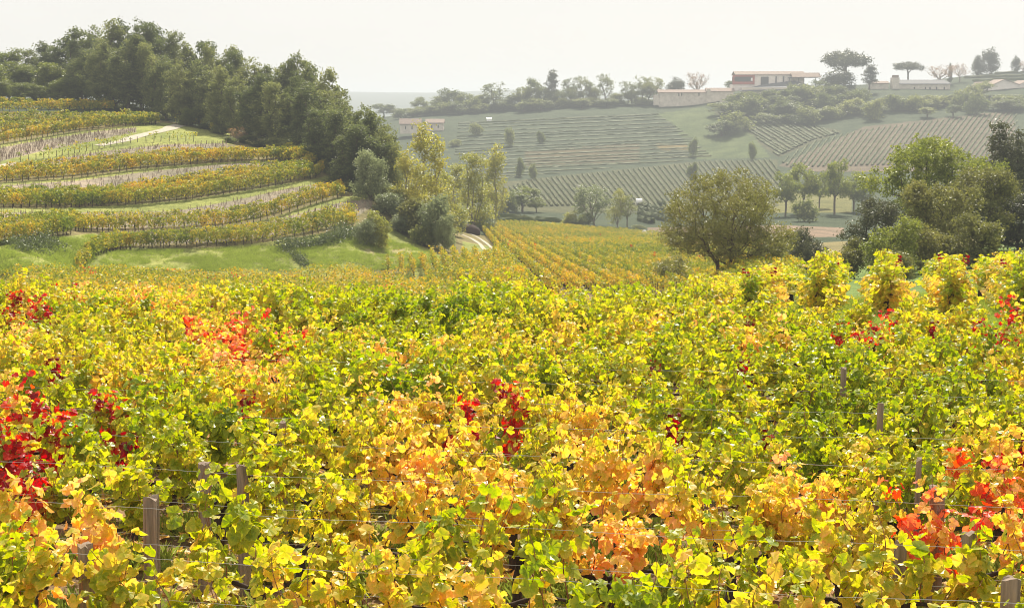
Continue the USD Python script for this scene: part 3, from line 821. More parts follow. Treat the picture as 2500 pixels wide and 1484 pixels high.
for line in rows_between([(238, 687), (450, 699), (640, 708), (800, 711), (960, 712)], [(238, 687), (450, 699), (640, 708), (800, 711), (960, 712)], 1):
    for k in range(12):
        seed += 1
        q = line[:, :2] + np.array([0.25, 1.15]) * k
        q = q[q[:, 1] < np.interp(q[:, 0] / q[:, 1], [-0.30, -0.2, -0.09], [106, 117, 121])]
        if len(q) > 4:
            hedge(resample(np.c_[q, ground_z(q[:, 0], q[:, 1])], 1.2), "vine_row", "gold vine row with a brown flank facing the near field" if k == 0 else f"gold vine row, {ordinal(k)} behind the brown flanked one below the long bank", "rows below the long grass bank", leaf=0.15, per_m=75, seed=seed, bias=0.10, h=1.25, red=0.012)
for k in range(46):
    y0 = 30.0 + 1.5 * k
    xs = np.linspace(-0.42 * (y0 + 8), 0.04 * y0 + 3, 60)
    p = np.c_[xs, y0 - 0.18 * xs]
    z = ground_z(p[:, 0], p[:, 1])
    px, py = pixel(np.c_[p, z])
    lim = np.interp(px, [-200, 0, 225, 240, 640, 960, 1020, 1100, 1250], [700, 700, 690, 692, 712, 716, 720, 726, 740])
    ok = (py > lim) & (px < 1300) & (p[:, 1] < 101) & (p[:, 1] > 31)
    if ok.sum() < 5:
        continue
    q = p[ok]
    seed += 1
    d = q[:, 1].mean()
    hedge(resample(np.c_[q, z[ok]], 1.2), "vine_row", f"yellow vine row in the dip, {ordinal(k + 1)} behind the near vines", "rows in the dip behind the near vines", leaf=0.12 if d < 60 else 0.15, per_m=80, seed=seed, bias=0.06, h=1.25, red=0.012, look=M_vine if d < 55 else M_hedge)

# ------------------------------------------------------------------ the near vines
def leaf_outline():
    half = [(0.06, -0.08), (0.24, -0.25), (0.45, -0.14), (0.47, 0.05), (0.58, 0.18), (0.54, 0.42), (0.40, 0.50), (0.26, 0.70)]
    pts = half + [(0.0, 0.86)] + [(-x, y) for x, y in half[::-1]]
    return np.array([(0.0, 0.20)] + pts)


LEAF = leaf_outline()
LEAF_F = np.array([[0, k, k + 1] for k in range(1, len(LEAF) - 1)])
LEAF_R = np.r_[0.0, np.full(len(LEAF) - 1, 1.0)]
LEAF_R[1] = LEAF_R[-1] = 0.2


def vine_leaves(c, tip, nor, size, rng):
    """Lobed blades at c, pointing along tip: (n, 18, 3)."""
    n = len(c)
    t = unit(tip)
    nn = unit(nor - (nor * t).sum(1, keepdims=True) * t)
    sd = np.cross(t, nn)
    x, y = LEAF[:, 0][None, :, None], LEAF[:, 1][None, :, None]
    fold = rng.uniform(-0.1, 0.55, (n, 1, 1))
    curl = rng.uniform(-0.35, 0.25, (n, 1, 1))
    wav = rng.normal(0, 0.05, (n, len(LEAF), 1))
    zc = -fold * np.abs(x) + curl * y * y + wav
    wid = rng.uniform(0.82, 1.08, (n, 1, 1))
    s = size[:, None, None]
    return c[:, None] + s * (x * wid * sd[:, None] + y * t[:, None] + zc * nn[:, None])


def vine_class(cname, seed, tone, redshare, dense=1.0, apart=0, low=0.5, skirt=0, blade=1.0):
    """A trained vine about a metre wide: trunk, canes, leaves. x runs along the row."""
    rng = np.random.default_rng(seed)
    cls = klass(cname)
    zt = 0.44 + 0.05 * rng.normal()
    z = np.linspace(-0.12, zt, 8)
    wob = np.cumsum(rng.normal(0, 0.018, (8, 2)), 0)
    tr = [tube(np.c_[wob - wob[0], z], 0.036 * (1 + 0.35 * rng.random(8)), 7)]
    head = np.r_[wob[-1] - wob[0], zt]
    tr.append(tube([head - [0.02, 0, 0.03], head + [0.01, 0, 0.05]], [0.06, 0.045], 7))
    arm_pts = []
    for sgn in (-1, 1):
        q = np.linspace(0, 1, 6)
        a = head + np.c_[sgn * 0.46 * q, rng.normal(0, 0.012, 6), 0.06 * np.sin(q * 2.4) + 0.05 * q]
        tr.append(tube(a, np.linspace(0.022, 0.011, 6), 6))
        arm_pts.append(a)
    v, f = join(tr)
    mesh("trunk", v, f, M_trunk, cls, normals=smooth_normals(v, f))
    cn, C, TIP, NOR, S, R, RED = [], [], [], [], [], [], []
    ncane = int(rng.integers(9, 13) * math.sqrt(dense))
    for k in range(ncane):
        a = arm_pts[k % 2]
        p0 = a[rng.integers(1, 6)] + [rng.normal(0, 0.02), 0, 0.01]
        m = 9
        q = np.linspace(0, 1, m)
        Lc = rng.uniform(0.48, 0.84)
        droop = max(0, rng.normal(0.05, 0.28))
        side = rng.choice([-1, 1])
        pth = p0 + np.c_[rng.normal(0, 0.16) * q + 0.05 * np.sin(q * 5 + seed), side * (0.05 + droop * 0.5) * q ** 1.6, Lc * q - droop * 0.6 * q ** 2.6]
        cn.append(tube(pth, np.linspace(0.0048, 0.0022, m), 4, cap=False))
        isred = rng.random() < redshare
        ctone = rng.normal(0, 0.15)
        nl = int(rng.integers(19, 27) * math.sqrt(dense) * (1.0 if blade >= 1 else 1.1))
        u = np.sort(rng.random(nl)) ** 0.85
        keep = rng.random(nl) < np.interp(u, [0, 0.3, 1], [low, 0.9, 1.0])
        u = u[keep]
        for uu in u:
            p = np.array([np.interp(uu, q, pth[:, j]) for j in range(3)])
            az = rng.choice([-1, 1]) * math.pi / 2 + rng.normal(0, 0.85)
            o = np.array([math.cos(az), math.sin(az), rng.normal(0.1, 0.3)])
            pet = rng.uniform(0.04, 0.11)
            c = p + o * pet
            C.append(c)
            TIP.append(0.5 * o + np.array([0, 0, -rng.uniform(0.1, 1.0)]) + rng.normal(0, 0.3, 3))
            NOR.append(0.75 * o + np.array([0, 0, rng.uniform(0.1, 0.9)]) + rng.normal(0, 0.35, 3))
            S.append(blade * rng.uniform(0.08, 0.15) * (1.0 - 0.32 * uu))
            R.append(0.14 + 0.66 * rng.random() + tone + ctone - 0.18 * uu)
            RED.append(1.0 if isred and rng.random() < 0.93 else 0.0)
    for i in range(skirt):
        y = rng.choice([-1, 1])
        C.append([rng.uniform(-0.5, 0.5), y * abs(rng.normal(0.1, 0.14)), rng.uniform(0.12, 0.75)])
        TIP.append(np.array([0, 0.4 * y, -0.8]) + rng.normal(0, 0.35, 3))
        NOR.append(np.array([0, 0.7 * y, 0.5]) + rng.normal(0, 0.4, 3))
        S.append(rng.uniform(0.08, 0.14))
        R.append(0.2 + 0.6 * rng.random() + tone + 0.05)
        RED.append(0.0)
    v, f = join(cn)
    mesh("canes", v, f, M_cane, cls, kind="stuff")
    C, TIP, NOR, S, R, RED = map(np.array, (C, TIP, NOR, S, R, RED))
    V = vine_leaves(C, TIP, NOR, S, rng)
    D = np.zeros(V.shape)
    D[:, :, 0] = R[:, None].clip(0, 1.4)
    D[:, :, 1] = LEAF_R[None]
    D[:, :, 2] = RED[:, None]
    big = set(np.argsort(-S)[:apart].tolist())
    for i in sorted(big):
        mesh("leaf", V[i], LEAF_F, M_vine, cls, data=D[i])
    rest = np.array([i for i in range(len(C)) if i not in big])
    f = (LEAF_F[None] + (np.arange(len(rest)) * len(LEAF))[:, None, None]).reshape(-1, 3)
    mesh("leaves", V[rest].reshape(-1, 3), f, M_vine, cls, data=D[rest].reshape(-1, 3), kind="stuff")
    return cls


TONES = {"green": -0.34, "lime": -0.12, "gold": 0.13, "peach": 0.50, "red": 0.1, "rust": 0.62}
VINES = {c: [vine_class(f"{c}_vine_kind_{'abcd'[i]}", 500 + 10 * j + i, t, {"red": 0.52, "rust": 0.34}.get(c, 0.005), low=0.8, dense=1.55, blade=0.82) for i in range({"red": 3, "rust": 2}.get(c, 4))] for j, (c, t) in enumerate(TONES.items())}
NEAR_VINES = {c: [vine_class(f"near_{c}_vine_kind_{'abc'[i]}", 700 + 10 * j + i, t, {"red": 0.6, "rust": 0.0}.get(c, 0.0), apart=90, low=0.36, dense=1.0) for i in range({"red": 1, "peach": 2, "rust": 1}.get(c, 3))] for j, (c, t) in enumerate(TONES.items())}
END_VINES = [vine_class(f"end_vine_kind_{'abc'[i]}", 900 + i, (0.06, 0.14, 0.0)[i], 0.01, dense=1.6, low=1.0, skirt=230, blade=0.8) for i in range(3)]
VINE_LABEL = {"green": "mostly green vine among the yellow ones in the near field", "lime": "yellow green vine in the rows of the near field", "gold": "golden yellow vine in the rows of the near field",
              "peach": "orange and peach coloured vine in the rows of the near field"}
# coloured patches seen in the photograph: (pixel, half width, half height, kind)
PATCHES = [(30, 1100, 95, 125, "red", "crimson leaved vine at the left edge of the near field"), (195, 1045, 42, 70, "red", "scarlet vine just right of the crimson vine at the left edge"),
           (600, 815, 90, 42, "rust", "orange red vine among green ones in the middle rows on the left"), (1215, 1015, 45, 35, "red", "vine with dark red shoot tips left of the red tips at the centre"), (1320, 1005, 50, 38, "red", "vine with red shoot tips above the orange patch in the centre"),
           (1650, 1075, 50, 42, "red", "vine with a bright red cluster right of the orange patch"), (2400, 770, 110, 60, "red", "dark red vine at the right end of the rows below the tall vine heads"),
           (2130, 812, 40, 22, "red", "small red tipped vine below the narrow vine head"), (55, 770, 40, 30, "red", "red tipped vine far back on the left"), (140, 748, 25, 20, "red", "red tipped vine far back on the left"),
           (2420, 1250, 120, 150, "rust", ""), (1400, 1150, 70, 60, "rust", ""), (1380, 1150, 150, 190, "peach", ""), (960, 1130, 140, 150, "peach", ""), (120, 1180, 120, 130, "peach", ""), (650, 900, 90, 70, "peach", ""), (30, 880, 70, 70, "peach", ""),
           (300, 1400, 330, 120, "gold", ""), (700, 1230, 260, 120, "gold", ""), (1270, 1420, 200, 90, "peach", ""), (1700, 1350, 250, 130, "gold", ""), (250, 1240, 200, 90, "gold", ""), (1750, 980, 200, 60, "gold", ""), (1350, 830, 250, 40, "gold", ""),
           (2000, 1000, 500, 130, "lime", ""), (1750, 1230, 200, 90, "green", ""), (1000, 880, 250, 60, "green", ""), (450, 1000, 160, 60, "green", ""), (900, 760, 300, 40, "green", ""), (700, 1050, 120, 50, "green", "")]
rngv = np.random.default_rng(42)
ROW_DIR = unit(np.array([1.0, -0.18]))
ROW_ANG = math.degrees(math.atan2(-0.18, 1.0))
spots = []
for k in range(0, 24):
    yk = ROW0 + ROW_STEP * k
    half = 0.40 * (yk + 2) + 4.0
    n = int(2 * half / 0.92)
    ph = rngv.random()
    for i in range(n):
        s = -half + 0.92 * (i + ph) + rngv.normal(0, 0.06)
        x, y = s * ROW_DIR[0], yk + s * ROW_DIR[1]
        if y > np.interp(x / y, [0.08, 0.125, 0.17], [33, 29, 24.4]):
            continue
        if x / y < 0.1 and y > 30.5:
            continue
        spots.append((x, y, ROW_ANG, k))
# the rows beyond the grass headland on the right run away from the camera
HEAD_U = 0.2615
hd = unit(np.array([HEAD_U, 1.0]))
hn = np.array([hd[1], -hd[0]])
for j in range(-8, 4):
    for i in range(17):
        d = 33.6 + 0.92 * i + (0.25 if j % 2 else 0) + 0.12 * max(0, -j - 2) * 4
        c = hd * (d * 1.0) + hn * (j * 1.5 + 0.12)
        if j == 0 and False:
            continue
        if c[1] > 47.5 or (j >= 1 and c[1] > 46.5) or c[0] / c[1] < 0.125:
            continue
        spots.append((c[0], c[1], math.degrees(math.atan2(hd[1], hd[0])), 100 + j))
info = []
for x, y, ang, k in spots:
    z = float(ground_z(x, y))
    px, py = pixel((x, y, z + 0.95))
    best, lab, bd = None, "", 1.0
    for (cx, cy, wx, wy, kind, l) in PATCHES:
        dd = ((px - cx) / wx) ** 2 + ((py - cy) / wy) ** 2
        if dd < bd and (best is None or kind in ("red", "rust")):
            best, lab, bd = kind, l, dd
            if kind == "red":
                break
    if best is None or (best not in ("red", "rust") and rngv.random() < 0.25):
        far = np.clip((y - 9) / 14, 0, 1)
        best = rngv.choice(["green", "lime", "gold", "peach"], p=np.array([0.16 + 0.20 * far, 0.42 + 0.06 * far, 0.30 - 0.18 * far, 0.12 - 0.08 * far]))
        if k >= 90:
            best = rngv.choice(["lime", "gold"], p=[0.7, 0.3])
        lab = ""
    seen = -60 < px < 2560 and py < 1640
    info.append((y if seen else 1e9, x, y, z, ang, k, best, lab, px, py))
GAPS = [(540, 1335, 85, 45), (375, 1460, 75, 50), (2275, 1370, 75, 45), (2395, 1490, 65, 50), (2160, 1060, 50, 30), (690, 1110, 45, 35), (215, 1580, 80, 60), (535, 1200, 75, 40), (395, 1310, 75, 50), (1130, 1290, 60, 40), (1490, 1310, 90, 45), (1880, 1400, 110, 40), (2290, 1255, 60, 45), (60, 1320, 60, 40), (2300, 1400, 60, 40), (900, 1180, 60, 30)]
info = [r for r in info if not (r[5] in (0, 1, 2, 3) and any(abs(r[8] - a) < w and abs(r[9] - b) < h for a, b, w, h in GAPS))]
info.sort(key=lambda r: r[0])
place = {}
for r in sorted((r for r in info if r[0] < 1e8), key=lambda r: r[8]):
    row = place.setdefault(r[5], [])
    row.append(r[1:3])
place = {(k, xy): i + 1 for k, v in place.items() for i, xy in enumerate(v)}
print("near vines", len(info), "in view", sum(r[0] < 1e8 for r in info))
rest = []
told = set()
n_done = 0
for (key, x, y, z, ang, k, kind, lab, px, py) in info:
    rot = ang + (180 if rngv.random() < 0.5 else 0) + rngv.normal(0, 3)
    sc = np.array([1.0, 1.0, 1.0]) * rngv.uniform(0.92, 1.08) * np.array([1, 1, rngv.uniform(0.94, 1.07)])
    if k >= 90:
        sc = sc * np.array([1.05, 1.35, 1.0])
    if key > 1e8 or n_done >= 300:
        rest.append((x, y, z, rot, sc, kind))
        continue
    n_done += 1
    pool = END_VINES if k >= 90 and kind not in ("red", "rust") else NEAR_VINES[kind] if k in (0, 1, 2) else VINES[kind]
    nth = ordinal(place[(k, (x, y))])
    tint = {"green": "mostly green", "lime": "yellow green", "gold": "golden yellow", "peach": "orange and peach", "red": "partly red", "rust": "orange red"}[kind]
    if k >= 90:
        label = f"tall {tint} vine, {nth} in the {ordinal(k - 91)} end row on the right"
        grp = "vines of the end rows on the right"
    else:
        label = f"{tint} vine, {nth} from the left in the {ordinal(k + 1)} row from the front"
        grp = "vines of the near field"
    if lab and lab not in told:
        label = lab
        told.add(lab)
    copy_of(pool[rngv.integers(len(pool))], "grapevine", label, "grapevine", grp, (x, y, z), rot, sc)

pi = UsdGeom.PointInstancer.Define(stage, "/World/more_vines")
say(pi.GetPrim(), "more yellow green vines filling the far rows of the near field", "grapevines", None, "stuff")
protos = [c for t in VINES.values() for c in t]
paths = []
for i, c in enumerate(protos):
    q = UsdGeom.Xform.Define(stage, f"/World/more_vines/vine_kind_{i:03d}")
    q.GetPrim().GetReferences().AddInternalReference(c)
    paths.append(q.GetPath())
pi.CreatePrototypesRel().SetTargets(paths)
pi.CreateProtoIndicesAttr(Vt.IntArray([protos.index(VINES[r[5]][rngv.integers(len(VINES[r[5]]))]) for r in rest]))
pi.CreatePositionsAttr(Vt.Vec3fArray([Gf.Vec3f(*map(float, r[:3])) for r in rest]))
pi.CreateScalesAttr(Vt.Vec3fArray([Gf.Vec3f(*map(float, r[4])) for r in rest]))
pi.CreateOrientationsAttr(Vt.QuathArray([Gf.Quath(math.cos(math.radians(r[3] / 2)), 0, 0, math.sin(math.radians(r[3] / 2))) for r in rest]))

# posts and wires
def post_spot(px, py, h):
    u, s = ray(px, py)
    d = (NEAR_H - h) / (-s - NEAR_S)
    for _ in range(6):
        d = (CZ - (float(ground_z(u * d, d)) + h)) / (-s)
    return u * d, d


def post(px, py, h, r, label, group=None, seed=0, square=False, tilt=(0, 0)):
    rng = np.random.default_rng(seed)
    x, y = post_spot(px, py, h)
    n = 4 if square else 11
    zz = np.linspace(-0.3, h, 9)
    ang = np.arange(n) * 2 * np.pi / n + 0.4
    rr = r * (1 + (0.16 if not square else 0.03) * rng.normal(size=n))
    ring = []
    for i, z in enumerate(zz):
        wob = 1 + (0.05 if not square else 0.01) * rng.normal(size=n)
        k = rr * wob * (1.06 - 0.10 * i / 8)
        ring.append(np.c_[np.cos(ang) * k + tilt[0] * z, np.sin(ang) * k + tilt[1] * z, np.full(n, z) + (rng.normal(0, 0.012, n) if i == 8 else 0)])
    v = np.vstack(ring + [np.array([[tilt[0] * h, tilt[1] * h, h + 0.004]])])
    f = [[i * n + j, i * n + (j + 1) % n, (i + 1) * n + (j + 1) % n, (i + 1) * n + j] for i in range(8) for j in range(n)]
    f = np.vstack([np.array(f)[:, [0, 1, 2]], np.array(f)[:, [0, 2, 3]], [[8 * n + j, 8 * n + (j + 1) % n, 9 * n] for j in range(n)]])
    t = thing("vineyard_post", label, "post", group, (x, y, float(ground_z(x, y))))
    path = t.GetPath().pathString
    mesh("post", v, f, M_post, path)
    st = [tube(np.c_[np.cos(np.linspace(0, 3, 6)) * r * 1.1 + tilt[0] * z, np.sin(np.linspace(0, 3, 6)) * r * 1.1 - 0.01 + tilt[1] * z, np.full(6, z)], 0.003, 4) for z in (h - 0.06, h * 0.72)]
    mesh("staple", *st[0], M_wire, path)
    mesh("staple", *st[1], M_wire, path)
    return t


post(490, 1130, 1.15, 0.052, "pale round wooden post, left one of the pair standing close together", seed=1, tilt=(0.03, 0))
post(592, 1136, 1.15, 0.046, "dark brown wooden post, right one of the pair standing close together", seed=2)
post(358, 1214, 1.15, 0.055, "knotty grey wooden post in a gap in the leaves, one row before the pair", seed=3, tilt=(0.02, 0))
post(208, 1330, 1.12, 0.056, "wooden post half hidden by leaves at the lower left edge of the picture", seed=4)
post(2244, 1120, 1.2, 0.032, "slim square tan stake just left of the split wooden post", seed=5, square=True)
post(2290, 1190, 1.15, 0.058, "split wooden post with dark bark beside the slim tan stake", seed=6)
post(2366, 1300, 1.15, 0.052, "grey wooden post in front of the coral coloured vine on the right", seed=7)
post(2466, 1410, 1.13, 0.062, "thick grey wooden post at the lower right corner", seed=8)
post(690, 1030, 1.2, 0.036, "slim grey post rising from green leaves left of the centre", seed=9, square=True)
post(2150, 984, 1.3, 0.042, "pale post top above the leaves in the middle rows on the right", seed=10, square=True)
post(2060, 898, 1.3, 0.040, "small pale post far back among green leaves on the right", seed=11, square=True)
post(2200, 1322, 1.0, 0.042, "short dark stump of a post below the split wooden post", seed=12)

for k in range(0, 9):
    yk = ROW0 + ROW_STEP * k
    half = 0.42 * (yk + 2) + 1.5
    s = np.arange(-half, half + 0.1, 1.0)
    x, y = s * ROW_DIR[0], yk + s * ROW_DIR[1]
    zg = ground_z(x, y)
    zg = np.convolve(np.pad(zg, 3, mode="edge"), np.ones(7) / 7, "valid")
    t = thing("trellis_wires", f"thin grey trellis wires strung along the {ordinal(k + 1)} vine row from the front", "wires", None)
    for h in (0.50, 0.80, 1.08):
        mesh("wire", *tube(np.c_[x, y + 0.02 * (h > 0.8) - 0.02, zg + h + 0.012 * np.sin(s * 2.1 + k)], 0.0017, 4), M_wire, t.GetPath().pathString)

# grass, fallen leaves and prunings under the near rows
rngg = np.random.default_rng(5)


def tuft(path, rng, n=16, h=0.12, spread=0.07, look=None):
    c = rng.normal(0, spread, (n, 2))
    hh = h * rng.uniform(0.5, 1.3, n)
    lean = rng.normal(0, 0.45, (n, 2)) * hh[:, None]
    a = rng.uniform(0, 3.14, n)
    w = 0.006 * h / 0.12
    d = np.c_[np.cos(a), np.sin(a)] * w
    v = np.stack([np.c_[c - d, np.full(n, -0.01)], np.c_[c + d, np.full(n, -0.01)], np.c_[c + lean * 0.4 + d * 0.7, hh * 0.6], np.c_[c + lean, hh]], 1).reshape(-1, 3)
    k = (np.arange(n) * 4)[:, None]
    return mesh(path.rsplit("/", 1)[1], v, np.concatenate([k + [0, 1, 2], k + [0, 2, 3], ]), look or M_blade, path.rsplit("/", 1)[0], data=quad_data(rng.random(n)))


def scatter(name, label, cat, pos, protos_fn, scales, yaw_rng):
    p = UsdGeom.PointInstancer.Define(stage, f"/World/{name}")
    say(p.GetPrim(), label, cat, None, "stuff")
    pr = [protos_fn(f"/World/{name}/kind_{'abcde'[i]}", i).GetPath() for i in range(4)]
    n = len(pos)
    p.CreatePrototypesRel().SetTargets(pr)
    p.CreateProtoIndicesAttr(Vt.IntArray.FromNumpy(yaw_rng.integers(0, 4, n).astype(np.int32)))
    p.CreatePositionsAttr(Vt.Vec3fArray.FromNumpy(np.asarray(pos, np.float32)))
    p.CreateScalesAttr(Vt.Vec3fArray.FromNumpy(np.repeat(np.asarray(scales, np.float32)[:, None], 3, 1)))
    p.CreateOrientationsAttr(Vt.QuathArray([Gf.Quath(math.cos(a), 0, 0, math.sin(a)) for a in yaw_rng.uniform(0, 3.14, n)]))


q = np.c_[rngg.uniform(-0.42, 0.42, 26000), 6.5 + 14 * rngg.random(26000) ** 0.8]
x, y = q[:, 0] * (q[:, 1] + 1), q[:, 1]
r = ((y + 0.18 * x - ROW0) / ROW_STEP) % 1.0
lane = np.clip(1 - np.abs(r - 0.5) / 0.34, 0, 1)
dens = meshkit.fbm(np.stack([x * 0.8, y * 0.8, 0 * x], -1), 3, 9)
ok = rngg.random(len(x)) < lane * np.clip(dens * 5 - 1.6, 0.03, 1)
x, y = x[ok], y[ok]
scatter("row_grass", "short green grass growing between the near vine rows", "grass", np.c_[x, y, ground_z(x, y)], lambda p, i: tuft(p, np.random.default_rng(40 + i), 18), rngg.uniform(0.6, 1.5, len(x)), rngg)
x, y = rngg.uniform(-0.42, 0.42, 5200), 6.5 + 12 * rngg.random(5200)
x = x * y


def fallen(path, i):
    rng = np.random.default_rng(60 + i)
    V = vine_leaves(np.array([[0, 0, 0.02]]), np.array([[0, 1, 0.1]]), np.array([[0, 0.1, 1.0]]), np.array([0.11]), rng)[0]
    D = np.c_[np.full(len(V), 0.75 + 0.15 * i), LEAF_R, np.full(len(V), 0.0)]
    return mesh(path.rsplit("/", 1)[1], V, LEAF_F, M_vine, path.rsplit("/", 1)[0], data=D)


scatter("fallen_leaves", "fallen yellow and brown vine leaves lying under the near rows", "leaves", np.c_[x, y, ground_z(x, y) + 0.02], fallen, rngg.uniform(0.6, 1.1, len(x)), rngg)
for i, (px, py, ln, a) in enumerate([(1480, 1330, 0.75, 0.1), (1850, 1418, 0.55, -0.2), (545, 1195, 0.5, 0.3), (1130, 1300, 0.6, -0.9)]):
    p0 = on_ground(px, py)
    q = np.linspace(-0.5, 0.5, 8)
    pts = np.c_[p0[0] + q * ln * math.cos(a), p0[1] + q * ln * math.sin(a), p0[2] + 0.03 + 0.05 * np.abs(q) + 0.02 * np.sin(q * 9)]
    say(mesh("pruned_cane", *tube(pts, np.linspace(0.009, 0.004, 8), 5), M_cane),
        ["long pruned cane lying on the grass below the orange vine", "short forked cane lying on grass in the lower right", "pruned cane lying on the soil behind the pair of posts", "crooked cane leaning out of the row in the centre"][i], "vine cane")

# ------------------------------------------------------------------ trees
def elev(py):
    return ray(1250, py)[1]


KINDS = {}


def kind(name, n_var, *a, **k):
    """A few trees of one kind to copy; remembers their height and width."""
    out = []
    for i in range(n_var):
        c = klass(f"{name}_tree_kind_{'abcdefgh'[i]}")
        tree_parts(c, *a, seed=1000 + 37 * len(KINDS) + i, **k)
        out.append(c)
    KINDS[name] = (out, a[1], a[2])


kind("wood", 5, "forest", 14.0, 7.0, 300, 26, 0.32, 0.34, M_forest, M_bark, r0=0.22, min_r=0.03, sides=4, step=1.5)
kind("woodlight", 2, "forest", 12.0, 6.0, 190, 34, 0.32, 0.42, M_green, M_bark, r0=0.18, min_r=0.03, sides=4, step=1.5)
kind("ridge", 4, "round", 12.0, 9.0, 90, 24, 0.55, 0.6, M_forest, M_bark, r0=0.3, min_r=0.05, sides=4, step=2.0)
kind("ridgesparse", 2, "round", 13.0, 8.0, 90, 12, 0.5, 0.5, M_forest, M_bark, r0=0.26, min_r=0.04, sides=4, step=2.0, bf=0.6)
kind("olivebush", 3, "shrub", 5.0, 5.0, 170, 26, 0.24, 0.3, M_willow, M_bark, r0=0.08, min_r=0.014, sides=4, step=0.8)
kind("goldbush", 2, "shrub", 5.0, 4.0, 150, 26, 0.24, 0.26, M_gold, M_bark, r0=0.07, min_r=0.014, sides=4, step=0.8)
kind("umbrella", 2, "umbrella", 14.0, 14.0, 190, 30, 0.5, 0.6, M_dark, M_bark, r0=0.4, min_r=0.06, sides=5, step=2.0, shell=0.35)
kind("cone", 1, "cone", 10.0, 5.0, 120, 24, 0.4, 0.4, M_dark, M_bark, r0=0.2, min_r=0.05, sides=4)
kind("egg", 1, "egg", 12.0, 9.0, 130, 30, 0.5, 0.6, M_dark, M_bark, r0=0.25, min_r=0.05, sides=4)
kind("cedar", 2, "cedar", 14.0, 7.0, 120, 16, 0.5, 0.5, M_dark, M_bark, r0=0.3, min_r=0.05, sides=4)
kind("bare", 2, "round", 10.0, 9.0, 130, 7, 0.3, 0.4, M_rust, M_bark_grey, r0=0.28, min_r=0.025, sides=4, step=1.5, bf=0.7)
kind("bush", 3, "shrub", 4.0, 5.0, 70, 24, 0.35, 0.4, M_forest, M_bark, r0=0.1, min_r=0.03, sides=4)
kind("valley", 3, "round", 12.0, 8.0, 140, 24, 0.42, 0.42, M_green, M_bark, r0=0.24, min_r=0.035, sides=4, step=1.5)
kind("willow", 2, "round", 12.0, 9.0, 170, 16, 0.4, 0.36, M_willow, M_bark_grey, r0=0.26, min_r=0.03, sides=4, step=1.5, bf=0.9, trunks=3)
kind("poplar", 3, "poplar", 12.0, 6.0, 260, 16, 0.24, 0.30, M_gold, M_bark_grey, r0=0.16, min_r=0.02, sides=5, step=1.2, bf=1.0)
kind("sapling", 3, "shrub", 5.0, 4.0, 150, 40, 0.26, 0.24, M_olive, M_bark, r0=0.07, min_r=0.014, sides=4, step=0.8)


def tree(px, top, d, wpx, kd, label, group=None, cat="tree", name=None, rs=[0], base=None):
    """A tree whose stem stands d metres out under pixel column px, its tip on pixel row top."""
    rs[0] += 1
    rng = np.random.default_rng(9000 + rs[0])
    cl, H, W = KINDS[kd]
    p = at(px, d)
    zt = CZ + elev(top) * d
    h = max(0.8, zt - p[2])
    w = wpx * d / FPX
    sx = w / W
    return copy_of(cl[rng.integers(len(cl))], name or ("tree" if cat == "tree" else cat), label, cat, group, p, rng.uniform(0, 360), (sx, sx, h / H))


# the wood on the hilltop, front trees first
WOOD = "tall dark green trees of the wood behind the terraces"
wl = "tall dark green tree in the wood behind the terraced hill"
outline = np.array([(-60, 130), (0, 125), (50, 125), (95, 145), (150, 92), (200, 84), (240, 66), (290, 58), (335, 42), (375, 70), (405, 72), (440, 92), (490, 116), (540, 116), (590, 122), (640, 150), (690, 146), (730, 130), (770, 152), (815, 182), (835, 215)], float)
rngt = np.random.default_rng(77)
for i, px in enumerate(np.arange(215, 830, 34)):
    wl = f"tall dark green tree, {ordinal(i + 1)} from the left in the wood's front line"
    d = float(np.interp(px, [215, 400, 600, 830], [212, 205, 190, 172])) + rngt.uniform(-2, 3)
    top = np.interp(px, outline[:, 0], outline[:, 1]) + rngt.uniform(14, 60)
    tree(px + rngt.uniform(-8, 8), top, d, rngt.uniform(80, 120), "wood", wl, WOOD)
for i, px in enumerate(np.arange(105, 835, 30)):
    wl = f"dark treetop, {ordinal(i + 1)} from the left along the wood's skyline"
    d = float(np.interp(px, [0, 400, 600, 830], [232, 218, 204, 186])) + rngt.uniform(0, 8)
    top = np.interp(px, outline[:, 0], outline[:, 1]) + rngt.uniform(-22, 8)
    tree(px + rngt.uniform(-8, 8), top, d, rngt.uniform(75, 115), "wood", wl, WOOD)
for i, (px, top, d) in enumerate(sorted([(-40, 135, 225), (5, 150, 222), (35, 118, 236), (70, 150, 226), (110, 165, 230), (140, 150, 224), (15, 195, 214), (60, 200, 213), (105, 205, 216), (160, 190, 215), (190, 170, 216)])):
    tree(px, top, d, 95 if top < 160 else 62, "woodlight", f"lighter green tree at the wood's left end, {ordinal(i + 1)} from the left", "lighter trees at the left end of the wood")
for i, (px, top, d, w) in enumerate(sorted([(790, 258, 167, 110), (832, 262, 165, 120), (885, 240, 163, 110), (925, 262, 162, 110), (952, 300, 160, 90), (900, 300, 158, 130), (858, 330, 158, 110), (965, 345, 163, 80)])):
    tree(px, top, d, w, "wood", f"green rounded tree at the wood's right end, {ordinal(i + 1)} from the left", "rounded trees at the right end of the wood")
tree(905, 360, 150, 105, "olivebush", "grey green pyramid shaped tree in front of the right end of the wood")
tree(582, 305, 180, 52, "bare", "thin reddish bare bush standing at the edge of the wood")
tree(463, 262, 196, 44, "woodlight", "small bright green sapling on the knoll before the wood")
tree(566, 338, 178, 40, "bush", "low dark bush on the edge of the grassy knoll", cat="bush")
